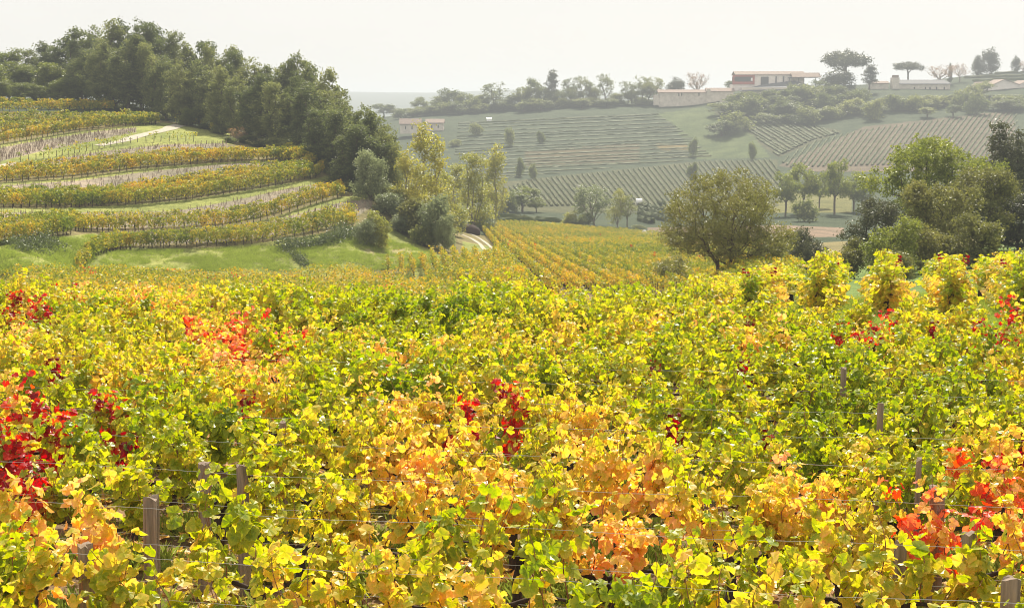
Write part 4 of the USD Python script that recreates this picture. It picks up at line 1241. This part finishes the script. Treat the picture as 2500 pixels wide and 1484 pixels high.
for i, (px, top, d, w) in enumerate(sorted([(840, 400, 159, 90), (880, 430, 157, 100), (925, 440, 153, 90), (955, 450, 150, 90), (600, 330, 184, 70), (690, 335, 179, 90), (750, 340, 175, 90), (800, 345, 169, 90), (650, 340, 182, 80), (290, 248, 214, 70), (320, 255, 212, 70), (350, 262, 210, 70), (380, 270, 207, 70), (420, 278, 205, 70), (470, 290, 200, 70), (510, 302, 196, 70), (545, 318, 191, 60), (250, 246, 216, 70), (210, 240, 217, 70), (160, 238, 217, 70), (110, 236, 218, 70)])):
    tree(px, top, d, w, "bush", f"dark undergrowth bush at the foot of the hilltop wood, {ordinal(i + 1)} from the left", "undergrowth at the foot of the wood", cat="bush")

# the light trees on the slope down to the wheel ruts
tree(1048, 296, 160, 150, "poplar", "tall slender yellow tree, highest of the group on the slope")
tree(1005, 365, 150, 125, "poplar", "yellow green tree left of the tallest yellow tree")
tree(1090, 410, 165, 120, "poplar", "pale yellow tree right of the tallest yellow tree")
tree(1158, 368, 205, 125, "poplar", "thin yellow tree leaning beside the earth mound at the end of the ruts")
tree(1205, 350, 250, 110, "poplar", "orange yellow tree behind the thin leaning tree")
tree(1120, 395, 215, 110, "poplar", "sparse yellow tree between the tallest yellow tree and the leaning one")
for (px, top, d, w, kd, lb) in [(1062, 470, 139, 105, "olivebush", "dark olive bush at the lower right of the yellow trees"), (1010, 465, 142, 100, "sapling", "olive bush under the tallest yellow tree"),
                                (955, 460, 146, 90, "olivebush", "grey olive bush below the pyramid shaped tree"), (980, 520, 141, 70, "olivebush", "low dark bush at the left foot of the yellow trees"),
                                (1085, 520, 137, 70, "olivebush", "low dark bush at the right foot of the yellow trees"), (1035, 540, 138, 80, "bush", "dark bush in the shade below the yellow trees"),
                                (1110, 480, 180, 80, "olivebush", "olive bush behind the wheel ruts"), (1175, 500, 225, 90, "olivebush", "dark bush at the end of the wheel ruts"),
                                (922, 508, 132, 72, "goldbush", "yellow leaved bush at the end of the lowest terrace"), (892, 530, 131, 70, "olivebush", "dark green bush at the end of the lowest terrace")]:
    tree(px, top, d, w, kd, lb, cat="bush")

# valley trees
for (px, top, d, w, kd, lb) in [(1276, 452, 352, 95, "valley", "dark round tree standing alone before the striped far vineyard"), (1238, 470, 345, 60, "bush", "dark bush left of the lone round tree in the valley"),
                                (1310, 478, 356, 55, "valley", "small dark tree touching the lone round tree in the valley"),
                                (1448, 440, 305, 110, "willow", "pale grey green willow in the middle of the valley"), (1508, 455, 300, 60, "poplar", "thin pale gold tree right of the pale willow"),
                                (1532, 470, 302, 50, "ridgesparse", "sparse brown tree at the right of the willow group"), (1395, 512, 300, 48, "goldbush", "round yellow bush left of the pale willow"),
                                (1425, 520, 298, 60, "bush", "low dark bush at the foot of the pale willow"),
                                (1918, 415, 322, 75, "valley", "dark tree at the left of the line in the valley"), (1960, 392, 330, 80, "valley", "round green tree second from the left of the valley line"),
                                (2000, 420, 345, 60, "valley", "paler tree in the middle of the valley line"), (2038, 382, 325, 80, "valley", "tall green tree on a clear stem in the valley line"),
                                (2085, 415, 335, 70, "valley", "green tree at the right of the valley line"), (1965, 480, 300, 70, "bush", "dark bush under the valley line of trees"),
                                (2110, 430, 330, 60, "valley", "green tree half hidden behind the big grove on the right"), (1560, 548, 296, 40, "bush", "low bush right of the willow group")]:
    tree(px, top, d, w, kd, lb, cat="bush" if kd == "bush" or "bush" in lb else "tree")

# the far ridge
RIDGE = "round hazy trees along the far ridge"
rl = "hazy blue grey tree in the line along the far ridge"
for i, (px, top, w, d) in enumerate(sorted([(940, 250, 55, 800), (965, 262, 50, 800), (1000, 262, 45, 770), (1030, 236, 52, 765), (1075, 228, 60, 760), (1100, 212, 62, 758), (1135, 222, 60, 756), (1165, 232, 60, 752), (1250, 228, 60, 748), (1278, 205, 55, 746), (1300, 190, 60, 745),
                        (1325, 205, 50, 744), (1360, 215, 50, 742), (1180, 225, 50, 752), (1400, 215, 50, 742), (1230, 240, 60, 740), (1450, 210, 40, 745), (1500, 225, 50, 740), (1580, 195, 50, 738), (1540, 215, 45, 740),
                        (1020, 262, 60, 740), (1060, 258, 60, 738), (1120, 250, 60, 734), (1320, 240, 60, 730), (1280, 245, 60, 730), (1420, 238, 60, 730), (1480, 238, 60, 730)])):
    tree(px, top, d, w, "ridge", f"hazy blue grey tree along the far ridge, {ordinal(i + 1)} from the left", RIDGE)
for i, px in enumerate(np.arange(985, 1620, 21)):
    tree(px + rngt.uniform(-6, 6), rngt.uniform(236, 254) + (18 if px < 1050 else 0), 736 + rngt.uniform(0, 8), rngt.uniform(40, 62), "bush", f"hazy understorey bush under the ridge trees, {ordinal(i + 1)} from the left", "understorey along the far ridge", cat="bush")
for i, (px, top, w, d) in enumerate(sorted([(1205, 196, 66, 750), (1390, 184, 46, 748), (1422, 182, 50, 746), (1440, 200, 40, 746), (1475, 176, 46, 744), (1530, 195, 45, 742), (1565, 180, 48, 742), (1598, 182, 46, 740)])):
    tree(px, top, d, w, "ridgesparse", f"thin crowned tree on the far ridge, {ordinal(i + 1)} from the left", "thin crowned trees on the far ridge")
tree(1345, 167, 747, 44, "cedar", "tall tiered pine rising above the far ridge line")
tree(1645, 188, 765, 56, "egg", "dark round tree left of the domed bare tree on the ridge")
tree(1697, 168, 765, 68, "bare", "domed half bare tree behind the long stone wall")
tree(1775, 195, 770, 34, "ridge", "small tree just left of the red ended winery")
tree(2050, 124, 740, 130, "umbrella", "great umbrella pine with a flat crown, largest on the ridge")
tree(2036, 165, 725, 92, "egg", "dark round tree under the great umbrella pine")
tree(2112, 155, 742, 52, "cedar", "tiered cedar right of the great umbrella pine")
tree(2206, 151, 785, 76, "umbrella", "smaller umbrella pine above the pale house")
tree(2282, 152, 780, 80, "bare", "red tinged bare tree right of the smaller umbrella pine")
tree(2330, 150, 790, 50, "bare", "pale leafless tree near the dark egg shaped tree")
tree(2306, 152, 784, 14, "cone", "tiny dark pointed conifer on the ridge by the bare trees")
tree(2402, 116, 815, 52, "egg", "dark egg shaped tree highest at the right of the ridge")
tree(2372, 133, 812, 36, "cone", "dark pointed tree beside the egg shaped tree")
tree(2463, 136, 822, 24, "egg", "small dark oval tree near the right edge of the ridge")
tree(2482, 145, 824, 40, "bare", "small bare tree at the right edge of the ridge")
SL = "hazy bushes on the slope below the ridge buildings"
for i, px in enumerate(np.sort(rngt.uniform(1750, 2480, 80))):
    top = np.interp(px, [1750, 1900, 2000, 2150, 2330, 2400, 2500], [252, 225, 215, 232, 235, 205, 232]) + 62 * rngt.random() ** 1.3
    d = 722 - (top - 215) * 0.9 + rngt.uniform(-6, 6)
    p = at(px, d)
    _, gy_ = pixel(p)
    if gy_ - top < 8:
        top = gy_ - 14
    top = min(top, gy_ - rngt.uniform(22, 55))
    if 2120 < px < 2325 or px > 2392:
        top = max(top, 231)
    tree(px, top, d, rngt.uniform(45, 95), "bush" if rngt.random() < 0.6 else "ridge", f"hazy bush on the slope below the ridge buildings, {ordinal(min(i + 1, 80 - i))} from the {'left' if i < 40 else 'right'}", SL, cat="bush")
for i, (px, top, w, d) in enumerate(sorted([(1165, 300, 40, 640), (1245, 310, 30, 600), (1270, 385, 26, 500), (1300, 395, 22, 495), (1690, 335, 24, 600), (1835, 345, 24, 560), (1060, 330, 40, 600), (1110, 340, 36, 600), (1320, 320, 24, 610), (1770, 300, 26, 640), (1690, 395, 30, 500)])):
    tree(px, top, d, w, "bush", f"small hazy bush dotted on the far hillside, {ordinal(i + 1)} from the left", "bushes dotted on the far hillside", cat="bush")

# the big trees on the right
def hero(name, px, top, d, wpx, knd, leafmat, label, n_cl, per, leaf, sig, barkmat=M_bark, **k):
    p = at(px, d)
    H = CZ + elev(top) * d - p[2]
    W = wpx * d / FPX
    t = thing(name, label, "bush" if "bush" in label else "tree", None, p)
    tree_parts(t.GetPath().pathString, knd, H, W, n_cl, per, leaf, sig, leafmat, barkmat, **k)


hero("tree", 1772, 388, 84, 345, "spreading", M_olive, "spreading olive brown tree with forked trunk and visible limbs, alone behind the near vines", 900, 42, 0.105, 0.18, seed=11, r0=0.17, min_r=0.006, step=0.5, bf=0.5, trunks=2, shell=0.36)
hero("tree", 2275, 308, 108, 350, "round", M_green, "large bright green leafy tree, tallest of the grove on the right", 620, 34, 0.19, 0.22, seed=12, r0=0.2, min_r=0.02, step=0.8)
hero("tree", 2395, 385, 98, 190, "round", M_olive, "yellow olive tree in front of the large green tree", 330, 36, 0.16, 0.22, seed=13, r0=0.16, min_r=0.015, step=0.7)
hero("tree", 2300, 425, 92, 200, "round", M_olive, "olive tree with fine leaves at the centre of the grove", 330, 36, 0.15, 0.2, seed=14, r0=0.14, min_r=0.012, step=0.7)
hero("tree", 2150, 470, 95, 170, "spreading", M_dark, "dark grey green tree at the left of the grove", 260, 36, 0.16, 0.2, seed=15, r0=0.14, min_r=0.012, step=0.7)
hero("tree", 2180, 520, 82, 170, "shrub", M_green, "yellow green leafy bush in front of the dark grey green tree", 240, 34, 0.13, 0.17, seed=16, r0=0.08, min_r=0.01, step=0.6)
hero("tree", 2462, 282, 120, 150, "round", M_dark, "dark holm oak rising at the right edge behind the grove", 300, 38, 0.2, 0.26, seed=17, r0=0.2, min_r=0.02, step=0.8)
hero("tree", 2490, 440, 100, 150, "shrub", M_dark, "very dark tree filling the right edge below the holm oak", 260, 44, 0.18, 0.24, seed=18, r0=0.15, min_r=0.02, step=0.8)
hero("tree", 1978, 545, 110, 120, "shrub", M_dark, "dusky round bush between the spreading tree and the grove", 180, 34, 0.16, 0.2, seed=19, r0=0.08, min_r=0.012, step=0.6)
hero("tree", 2080, 580, 84, 110, "shrub", M_olive, "low olive bush at the left foot of the grove", 150, 34, 0.13, 0.16, seed=20, r0=0.06, min_r=0.01, step=0.5)
hero("tree", 2270, 540, 84, 150, "shrub", M_olive, "brown olive bush at the front of the grove", 200, 34, 0.14, 0.18, seed=21, r0=0.08, min_r=0.01, step=0.6)
hero("tree", 2390, 520, 82, 150, "shrub", M_olive, "olive shaded bush at the right front of the grove", 200, 38, 0.14, 0.18, seed=22, r0=0.08, min_r=0.01, step=0.6)
hero("tree", 2200, 600, 74, 110, "shrub", M_olive, "small leafy bush right behind the end vine rows", 140, 34, 0.12, 0.15, seed=23, r0=0.06, min_r=0.01, step=0.5)
hero("tree", 1650, 600, 96, 120, "shrub", M_olive, "thin brown bush at the left foot of the spreading tree", 130, 18, 0.12, 0.16, seed=24, r0=0.05, min_r=0.008, step=0.5)
hero("tree", 1880, 590, 92, 130, "shrub", M_olive, "olive bush at the right foot of the spreading tree", 150, 24, 0.12, 0.16, seed=25, r0=0.05, min_r=0.008, step=0.5)

# brambles and rough grass on the bank of the left hill
def bramble(pts, label, w, h, n, seed):
    rng = np.random.default_rng(seed)
    line = resample(on_ground(*px_line(pts, 20).T, near=90), 0.5)
    k = rng.integers(0, len(line), n)
    c = line[k].copy()
    c[:, :2] += rng.normal(0, w, (n, 2))
    lump = 0.5 + meshkit.noise(np.c_[c[:, :2] * 0.9, np.zeros(n)], 8)
    c[:, 2] = ground_z(c[:, 0], c[:, 1]) + rng.random(n) * h * lump
    v, f = leaf_quads(c, rng.uniform(0.1, 0.22, n), rng, (0, 0, 0.4))
    t = thing("bramble", label, "bush", None)
    mesh("leaves", v, f, M_bramble, t.GetPath().pathString, data=quad_data(rng.random(n)), kind="stuff")


bramble([(-20, 600), (20, 597), (50, 592)], "strip of dry brambles at the left edge of the short bank", 0.5, 0.5, 900, 1)
bramble([(45, 612), (80, 608), (110, 602), (135, 596)], "patch of dark dry brambles on the short grass bank", 0.55, 0.8, 2600, 2)
bramble([(690, 606), (740, 604), (790, 596), (830, 584), (868, 572)], "long dark bramble strip below the lowest terrace", 0.6, 0.9, 4200, 3)
bramble([(700, 612), (725, 628), (745, 648)], "dark weedy ditch running down the grass bank", 0.3, 0.35, 900, 4)
gpts = []
for poly in ([(0, 605), (120, 585), (230, 575), (250, 612), (195, 665), (0, 668)], [(232, 664), (262, 614), (500, 610), (690, 600), (870, 565), (1000, 600), (1100, 630), (1100, 650), (900, 662)]):
    pg = shapely.Polygon(poly)
    x0, y0, x1, y1 = pg.bounds
    q = np.c_[rngt.uniform(x0, x1, 14000), rngt.uniform(y0, y1, 14000)]
    q = q[shapely.contains_xy(pg, q[:, 0], q[:, 1])][:7000]
    gpts.append(on_ground(q[:, 0], q[:, 1], near=90))
gpts = np.vstack(gpts)
lump = meshkit.fbm(gpts * [0.5, 0.5, 0], 3, 31)
gpts = gpts[rngt.random(len(gpts)) < np.clip(lump * 3 - 1.0, 0.06, 0.8)]
scatter("bank_grass", "tussocks of rough green grass covering the bank of the left hill", "grass", gpts, lambda p, i: tuft(p, np.random.default_rng(140 + i), 22, 0.2, 0.2), rngt.uniform(0.5, 1.2, len(gpts)), rngt)
hp = np.c_[rngt.uniform(0.14, 0.40, 9000), rngt.uniform(27, 62, 9000)]
hp = np.c_[hp[:, 0] * hp[:, 1], hp[:, 1]]
scatter("headland_grass", "mown green grass on the headland between the end vine rows", "grass", np.c_[hp, ground_z(hp[:, 0], hp[:, 1])], lambda p, i: tuft(p, np.random.default_rng(240 + i), 16, 0.1, 0.09), rngt.uniform(0.6, 1.4, len(hp)), rngt)

# ------------------------------------------------------------------ far vineyards
def strip_rows(lines, name, label, h, w, step, look, seed):
    """Far rows as low leafy ridges of their own, joined into one field."""
    rng = np.random.default_rng(seed)
    V, F, D, n = [], [], [], 0
    prof = np.array([(-1, 0.1), (-0.9, 0.65), (-0.35, 1.0), (0.35, 1.0), (0.9, 0.65), (1, 0.1)])
    for ln in lines:
        p = resample(ln, step)
        if len(p) < 3:
            continue
        t = unit(np.gradient(p[:, :2], axis=0))
        nn = np.c_[-t[:, 1], t[:, 0]]
        m, k = len(p), len(prof)
        j = 1 + 0.25 * rng.normal(size=(m, k))
        lat = prof[None, :, 0] * w * j
        zz = prof[None, :, 1] * h * (1 + 0.16 * rng.normal(size=(m, k)))
        v = np.concatenate([p[:, None, :2] + nn[:, None] * lat[..., None], (p[:, 2, None] + zz)[..., None]], -1)
        i, q = np.meshgrid(np.arange(m - 1), np.arange(k - 1), indexing="ij")
        F.append(n + np.stack([i * k + q, (i + 1) * k + q, (i + 1) * k + q + 1, i * k + q + 1], -1).reshape(-1, 4))
        V.append(v.reshape(-1, 3))
        D.append(np.c_[rng.random(m * k), np.zeros(m * k), np.zeros(m * k)])
        n += m * k
    say(mesh(name, np.vstack(V), np.vstack(F), look, data=np.vstack(D), kind="stuff"), label, "vineyard")


FARV = [(0.0, (0.05, 0.07, 0.02)), (0.4, (0.085, 0.105, 0.03)), (0.7, (0.14, 0.13, 0.035)), (1.0, (0.18, 0.11, 0.04))]
M_far = leaf_look("far_vine_leaf", FARV, patch=(0.012, 0.1), weights=(0.3, 0.6, 0.3, 0.0), bias=-0.2, trans=0.3, edge=0.0, rough=0.7, spec=0.15)


def hatch(poly, origin, dx, dy, spacing, near, far):
    """Parallel pixel lines across an outline, laid on the land."""
    pg = shapely.Polygon(poly)
    x0, y0, x1, y1 = pg.bounds
    ln = math.hypot(dx, dy)
    dx, dy = dx / ln, dy / ln
    out = []
    reach = (x1 - x0) + (y1 - y0)
    m = int(reach / spacing) + 2
    for k in range(-m, m):
        if abs(dx) > abs(dy):
            c = (0.5 * (x0 + x1), 0.5 * (y0 + y1) + (k + 0.6 * math.sin(k * 2.7)) * spacing)
        else:
            c = (0.5 * (x0 + x1) + k * spacing, 0.5 * (y0 + y1))
        g = shapely.LineString([(c[0] - dx * reach, c[1] - dy * reach), (c[0] + dx * reach, c[1] + dy * reach)]).intersection(pg)
        for part in getattr(g, "geoms", [g]):
            if part.length > 12:
                q = px_line(np.array(part.coords), max(6, int(part.length / 10)))
                p = on_ground(q[:, 0], q[:, 1], near=near)
                p = p[(p[:, 1] > near) & (p[:, 1] < far)]
                if len(p) > 3 and np.abs(np.diff(p[:, 1])).max() < 60:
                    out.append(p)
    return out


strip_rows(hatch([(1205, 470), (1300, 440), (1690, 400), (1720, 395), (1900, 392), (1905, 470), (1560, 520), (1560, 500), (1290, 505), (1200, 500)], None, 0.62, 0.78, 13.5, 300, 640), "striped_vineyard", "hazy striped vineyard on the lower far slope behind the valley trees", 0.6, 0.36, 1.6, M_far, 1)
strip_rows(hatch([(1905, 395), (1985, 345), (2110, 318), (2310, 292), (2480, 272), (2500, 400), (2100, 405), (1930, 410)], None, 0.60, -0.80, 13.0, 400, 760), "striped_vineyard", "striped vineyard on reddish soil on the far slope above the right grove", 0.6, 0.36, 1.6, M_far, 2)
strip_rows(hatch([(1750, 275), (1900, 290), (2055, 325), (1985, 342), (1900, 382), (1840, 330)], None, 0.75, 0.45, 5.0, 450, 760), "striped_vineyard", "small dark vineyard wedge below the ridge bushes", 0.6, 0.5, 2.0, M_far, 3)
strip_rows(hatch([(1120, 300), (1600, 275), (1680, 330), (1740, 385), (1680, 392), (1300, 430), (1200, 440), (1110, 380)], None, 1.0, -0.045, 4.5, 420, 760), "striped_vineyard", "vineyard terraces running level along the far hillside", 0.36, 0.5, 2.0, M_far, 4)
strip_rows(hatch([(1560, 505), (1620, 500), (1640, 545), (1560, 548)], None, 1.0, 0.22, 7.0, 250, 420), "striped_vineyard", "narrow striped vineyard patch between the willow and the spreading tree", 1.2, 0.5, 1.5, M_far, 5)
strip_rows(hatch([(2340, 186), (2500, 178), (2500, 196), (2380, 202)], None, 1.0, -0.03, 6.5, 700, 900), "striped_vineyard", "pale vineyard strips on top of the ridge at the right", 1.3, 0.8, 2.5, M_far, 6)
strip_rows(hatch([(1190, 545), (1240, 530), (1370, 545), (1390, 552), (1300, 548)], None, 1.0, 0.06, 5.0, 200, 400), "striped_vineyard", "yellow green low vines at the far end of the valley", 1.1, 0.5, 1.5, M_far, 7)

# ------------------------------------------------------------------ buildings on the ridge
def box(x0, x1, y0, y1, z0, z1):
    v = np.array([(x, y, z) for z in (z0, z1) for (x, y) in ((x0, y0), (x1, y0), (x1, y1), (x0, y1))], float)
    return v, np.array([[0, 3, 2, 1], [4, 5, 6, 7], [0, 1, 5, 4], [1, 2, 6, 5], [2, 3, 7, 6], [3, 0, 4, 7]])


class Site:
    """Sizes read off the picture at one distance: X(px) and Z(py) in metres."""

    def __init__(self, d):
        self.d = d

    def X(self, px):
        return float(ray(px, 250)[0] * self.d)

    def Z(self, py):
        return float(CZ + elev(py) * self.d)

    def box(self, px0, px1, py_top, py_base, y0=0.0, depth=6.0):
        return box(self.X(px0), self.X(px1), self.d + y0, self.d + y0 + depth, self.Z(py_base), self.Z(py_top))


def gable(x0, x1, y0, y1, ze, zr, ridge_y=0.5, hip=0.0, t=0.25, over=0.5):
    """A tiled roof with its ridge along x."""
    yr = y0 + (y1 - y0) * ridge_y
    a, b = x0 - over, x1 + over
    v = np.array([(a, y0 - over, ze), (b, y0 - over, ze), (b - hip, yr, zr), (a + hip, yr, zr), (a, y1 + over, ze), (b, y1 + over, ze)], float)
    w = v - [0, 0, t]
    f = [[0, 1, 2, 3], [3, 2, 5, 4], [6, 9, 8, 7], [9, 10, 11, 8], [0, 6, 7, 1], [4, 5, 11, 10], [0, 3, 9, 6], [3, 4, 10, 9], [1, 7, 8, 2], [2, 8, 11, 5]]
    return np.vstack([v, w]), np.array(f)


S = Site(735.0)
t = thing("winery", "long white winery with a red open end and a low clay roof on the ridge", "building")
g = t.GetPath().pathString
mesh("wall", *S.box(1841, 1962, 181, 216, 0, 11), M_render, g)
mesh("wall", *S.box(1788, 1840.6, 206, 222, 0.1, 10.5), M_render, g)
mesh("roof", *gable(S.X(1795), S.X(1962), S.d, S.d + 11, S.Z(182.5), S.Z(174)), M_tile, g)
mesh("roof", *gable(S.X(1930), S.X(1995), S.d - 5, S.d - 0.2, S.Z(189), S.Z(178), 0.9), M_tile, g)
for (a, b, c, e) in [(1787, 1792, 184, 207), (1836, 1841, 183, 207)]:
    p = mesh("red_frame", *S.box(a, b, c, e, -0.3, 0.5), M_redpaint, g)
mesh("red_frame", *S.box(1792, 1836, 184, 188, -0.25, 0.4), M_redpaint, g)
mesh("red_frame", *S.box(1792, 1836, 200, 206.5, -0.25, 0.4), M_redpaint, g)
mesh("window", *S.box(1792, 1836, 188, 200, 0.4, 8), M_opening, g)
mesh("pane", *S.box(1832, 1836.5, 191, 198, -0.1, 0.3), M_white, g)
mesh("door", *S.box(1856, 1875, 188, 208, -0.12, 0.1), M_opening, g)
for px in (1893, 1911):
    mesh("pillar", *S.box(px - 1.6, px + 1.6, 187, 206, -0.4, 0.35), M_slate, g)
mesh("canopy", *S.box(1922, 1990, 189.5, 191, -5.0, 4.7), M_slate, g)
for px in (1921, 1944, 1985):
    mesh("pillar", *S.box(px - 0.8, px + 0.8, 191, 214, -4.8, 0.3), M_slate, g)
t = thing("cellar", "low dark roofed cellar building in front of the white winery", "building")
g = t.GetPath().pathString
SC = Site(724.0)
mesh("wall", *SC.box(1812, 1990, 214, 232, 0, 8), M_wall, g)
mesh("roof", np.array([(SC.X(1806), 723, SC.Z(222)), (SC.X(1992), 723, SC.Z(218)), (SC.X(1992), 733, SC.Z(209)), (SC.X(1944), 733, SC.Z(197)), (SC.X(1870), 733, SC.Z(206)), (SC.X(1806), 733, SC.Z(221)),
                      (SC.X(1806), 723, SC.Z(224)), (SC.X(1992), 723, SC.Z(221))]), np.array([[0, 1, 4], [0, 4, 5], [1, 3, 4], [1, 2, 3], [0, 6, 7], [0, 7, 1]]), M_slate, g)
t = thing("stone_wall", "long pale stone wall with a low roof along its top on the far ridge", "wall")
g = t.GetPath().pathString
SW = Site(728.0)
mesh("wall", *SW.box(1610, 1722, 226, 262, 0, 6), M_wall, g)
mesh("wall", *SW.box(1722.5, 1790, 224, 256, 0.15, 6), M_wall, g)
mesh("wall", *SW.box(1597, 1609.6, 232, 258, 0.3, 5), M_wall, g)
mesh("roof", *gable(SW.X(1608), SW.X(1722), 728, 734, SW.Z(226), SW.Z(219), 0.7), M_tile, g)
mesh("roof", *gable(SW.X(1726), SW.X(1792), 728.2, 734.2, SW.Z(223), SW.Z(215), 0.7), M_tile, g)
mesh("chimney", *SW.box(1725, 1734, 218, 232, -0.4, 1.2), M_wall, g)
for px in (1657, 1706, 1664):
    mesh("window", *SW.box(px - 1.2, px + 1.2, 228, 235, -0.08, 0.2), M_opening, g)
t = thing("ruin_wall", "short sunlit stone wall below the red ended winery", "wall")
S3 = Site(716.0)
mesh("wall", *S3.box(1787, 1829, 231, 252, 0, 1.2), M_wall, t.GetPath().pathString)
mesh("wall", *S3.box(1758, 1786.6, 236, 250, 0.2, 1.0), M_wall, t.GetPath().pathString)
t = thing("house", "pale stone house with a small tower among trees on the ridge", "building")
g = t.GetPath().pathString
SH = Site(758.0)
mesh("wall", *SH.box(2194, 2318, 205, 238, 0, 8), M_wall, g)
mesh("wall", *SH.box(2126, 2168, 203.5, 222, 0, 7), M_wall, g)
mesh("tower", *SH.box(2177, 2193.6, 190, 226, -0.4, 5), M_wall, g)
mesh("tower_cap", *SH.box(2179, 2192, 184, 189.8, 0, 3), M_tile, g)
mesh("roof", *gable(SH.X(2194), SH.X(2318), 758, 766, SH.Z(205), SH.Z(195), 0.6, 2.0), M_slate, g)
mesh("roof", *gable(SH.X(2126), SH.X(2168), 758, 765, SH.Z(203.5), SH.Z(198), 0.6), M_tile, g)
for px in (2231, 2258, 2269, 2285, 2304):
    mesh("window", *SH.box(px - 1.5, px + 1.5, 213, 221, -0.08, 0.2), M_opening, g)
for i, (a, m, b, pe, pr) in enumerate([(2396, 2402, 2424, 210, 201), (2424, 2449, 2486, 207, 195), (2486, 2508, 2530, 208, 197)]):
    t = thing("chai", ["low pale cellar gable at the left of the wavy roof row", "broad pale cellar gable in the middle of the wavy roof row", "pale cellar gable cut by the right edge of the picture"][i], "building", None)
    g = t.GetPath().pathString
    K = Site(752.0)
    zb = K.Z(231)
    poly = [(K.X(a), zb), (K.X(b - 0.3), zb), (K.X(b - 0.3), K.Z(pe)), (K.X(m), K.Z(pr)), (K.X(a), K.Z(pe))]
    v = np.array([(x, 752 + 0.1 * i, z) for x, z in poly] + [(x, 768, z) for x, z in poly])
    mesh("wall", v, np.array([[0, 1, 2], [0, 2, 3], [0, 3, 4], [5, 7, 6], [5, 8, 7], [5, 9, 8], [0, 5, 6], [0, 6, 1], [1, 6, 7], [1, 7, 2], [4, 9, 5], [4, 5, 0]]), M_render, g)
    rv = np.array([(K.X(a) - 0.1, 751.6, K.Z(pe) + 0.03), (K.X(m), 751.6, K.Z(pr) + 0.03), (K.X(b) - 0.1, 751.6, K.Z(pe) + 0.03), (K.X(a) - 0.1, 768.4, K.Z(pe) + 0.03), (K.X(m), 768.4, K.Z(pr) + 0.03), (K.X(b) - 0.1, 768.4, K.Z(pe) + 0.03)])
    rv = np.vstack([rv, rv + [0, 0, 0.22]])
    mesh("roof", rv, np.array([[6, 7, 10], [6, 10, 9], [7, 8, 11], [7, 11, 10], [0, 1, 7], [0, 7, 6], [1, 2, 8], [1, 8, 7], [0, 6, 9], [0, 9, 3], [2, 5, 11], [2, 11, 8]]), M_tile, g)
    if i:
        mesh("door", *K.box(m + 3 if i == 1 else m - 14, m + 10 if i == 1 else m - 9, 219, 230.5, -0.06 + 0.1 * i, 0.05), M_opening, g)
for i, (a, b, e, r, base, d, lab) in enumerate([(976, 1026, 303, 290, 330, 640, "brown roofed farmhouse half hidden by the wood at the left of the far slope"), (1040, 1082, 300, 291, 312, 660, "low clay roofed barn right of the half hidden farmhouse")]):
    t = thing("farmhouse", lab, "building")
    g = t.GetPath().pathString
    Q = Site(float(d))
    mesh("wall", *Q.box(a, b, e, e + 24, 0, 7), M_wall, g)
    mesh("roof", *gable(Q.X(a), Q.X(b), d, d + 7, Q.Z(e), Q.Z(r)), M_tile, g)
    for k in range(2):
        mesh("window", *Q.box(a + 12 + 16 * k, a + 15 + 16 * k, e + 6, e + 13, -0.08, 0.2), M_opening, g)
t = thing("hut", "tiny white hut on the far hillside below the ridge trees", "building")
Q = Site(700.0)
mesh("wall", *Q.box(1188, 1200, 290, 300, 0, 2.5), M_white, t.GetPath().pathString)
mesh("roof", *gable(Q.X(1188), Q.X(1200), 700, 702.5, Q.Z(290), Q.Z(287), over=0.2, t=0.1), M_white, t.GetPath().pathString)
rngp = np.random.default_rng(3)
t = thing("stone_heap", "heap of pale stones at the edge of the bare field left of the spreading tree", "stones")
for i in range(9):
    b = trimesh.creation.icosphere(1, 1.0)
    v = np.array(b.vertices) * rngp.uniform(0.3, 0.75, 3) * (1 + 0.15 * rngp.normal(size=(len(b.vertices), 1)))
    mesh("stone", v + at(1584 + rngp.uniform(-12, 12), 262 + rngp.uniform(-1, 1), 0.35 + 0.25 * (i > 5)), b.faces, M_stone, t.GetPath().pathString)
q = on_ground(*px_line([(1112, 562), (1162, 560)], 8).T, near=150)
mv = []
rngm = np.random.default_rng(8)
sph = trimesh.creation.icosphere(3, 1.0)
c0 = at(1138, 196)
v = np.array(sph.vertices) * [2.0, 1.2, 1.15] + c0
v += 0.12 * (meshkit.noise(v * 1.5, 4) - 0.5)[:, None]
say(mesh("earth_mound", v, sph.faces, M_trunk, normals=smooth_normals(v, np.array(sph.faces))), "dark earth mound under the thin leaning tree at the end of the ruts", "mound")
v, f = box(-0.9, 0.9, -0.4, 0.4, 0, 1.1)
t = thing("white_tank", "small white tank standing in the far striped vineyard", "tank", None, at(1560, 395))
cyl = trimesh.creation.cylinder(radius=0.75, height=1.7, sections=18)
mesh("drum", np.array(cyl.vertices)[:, [2, 0, 1]] + [0, 0, 1.25], cyl.faces, M_white, t.GetPath().pathString)
for s in (-0.5, 0.5):
    mesh("foot", *box(s - 0.1, s + 0.1, -0.6, 0.6, -0.1, 0.62), M_slate, t.GetPath().pathString)

# ------------------------------------------------------------------ the autumn haze
HAZE = 0.00041
haze_mat = usdkit.material(stage, "/World/Looks/haze_look", {"v": ("principled_volume", {"color": (0.555, 0.60, 0.645), "density": HAZE, "anisotropy": 0.3})}, [], volume="v.volume")
v, f = box(-7200, 7200, -120, 8600, float(gz.min()) - 1.2, CZ + 62)
mesh("haze", v, f, haze_mat, kind="stuff")
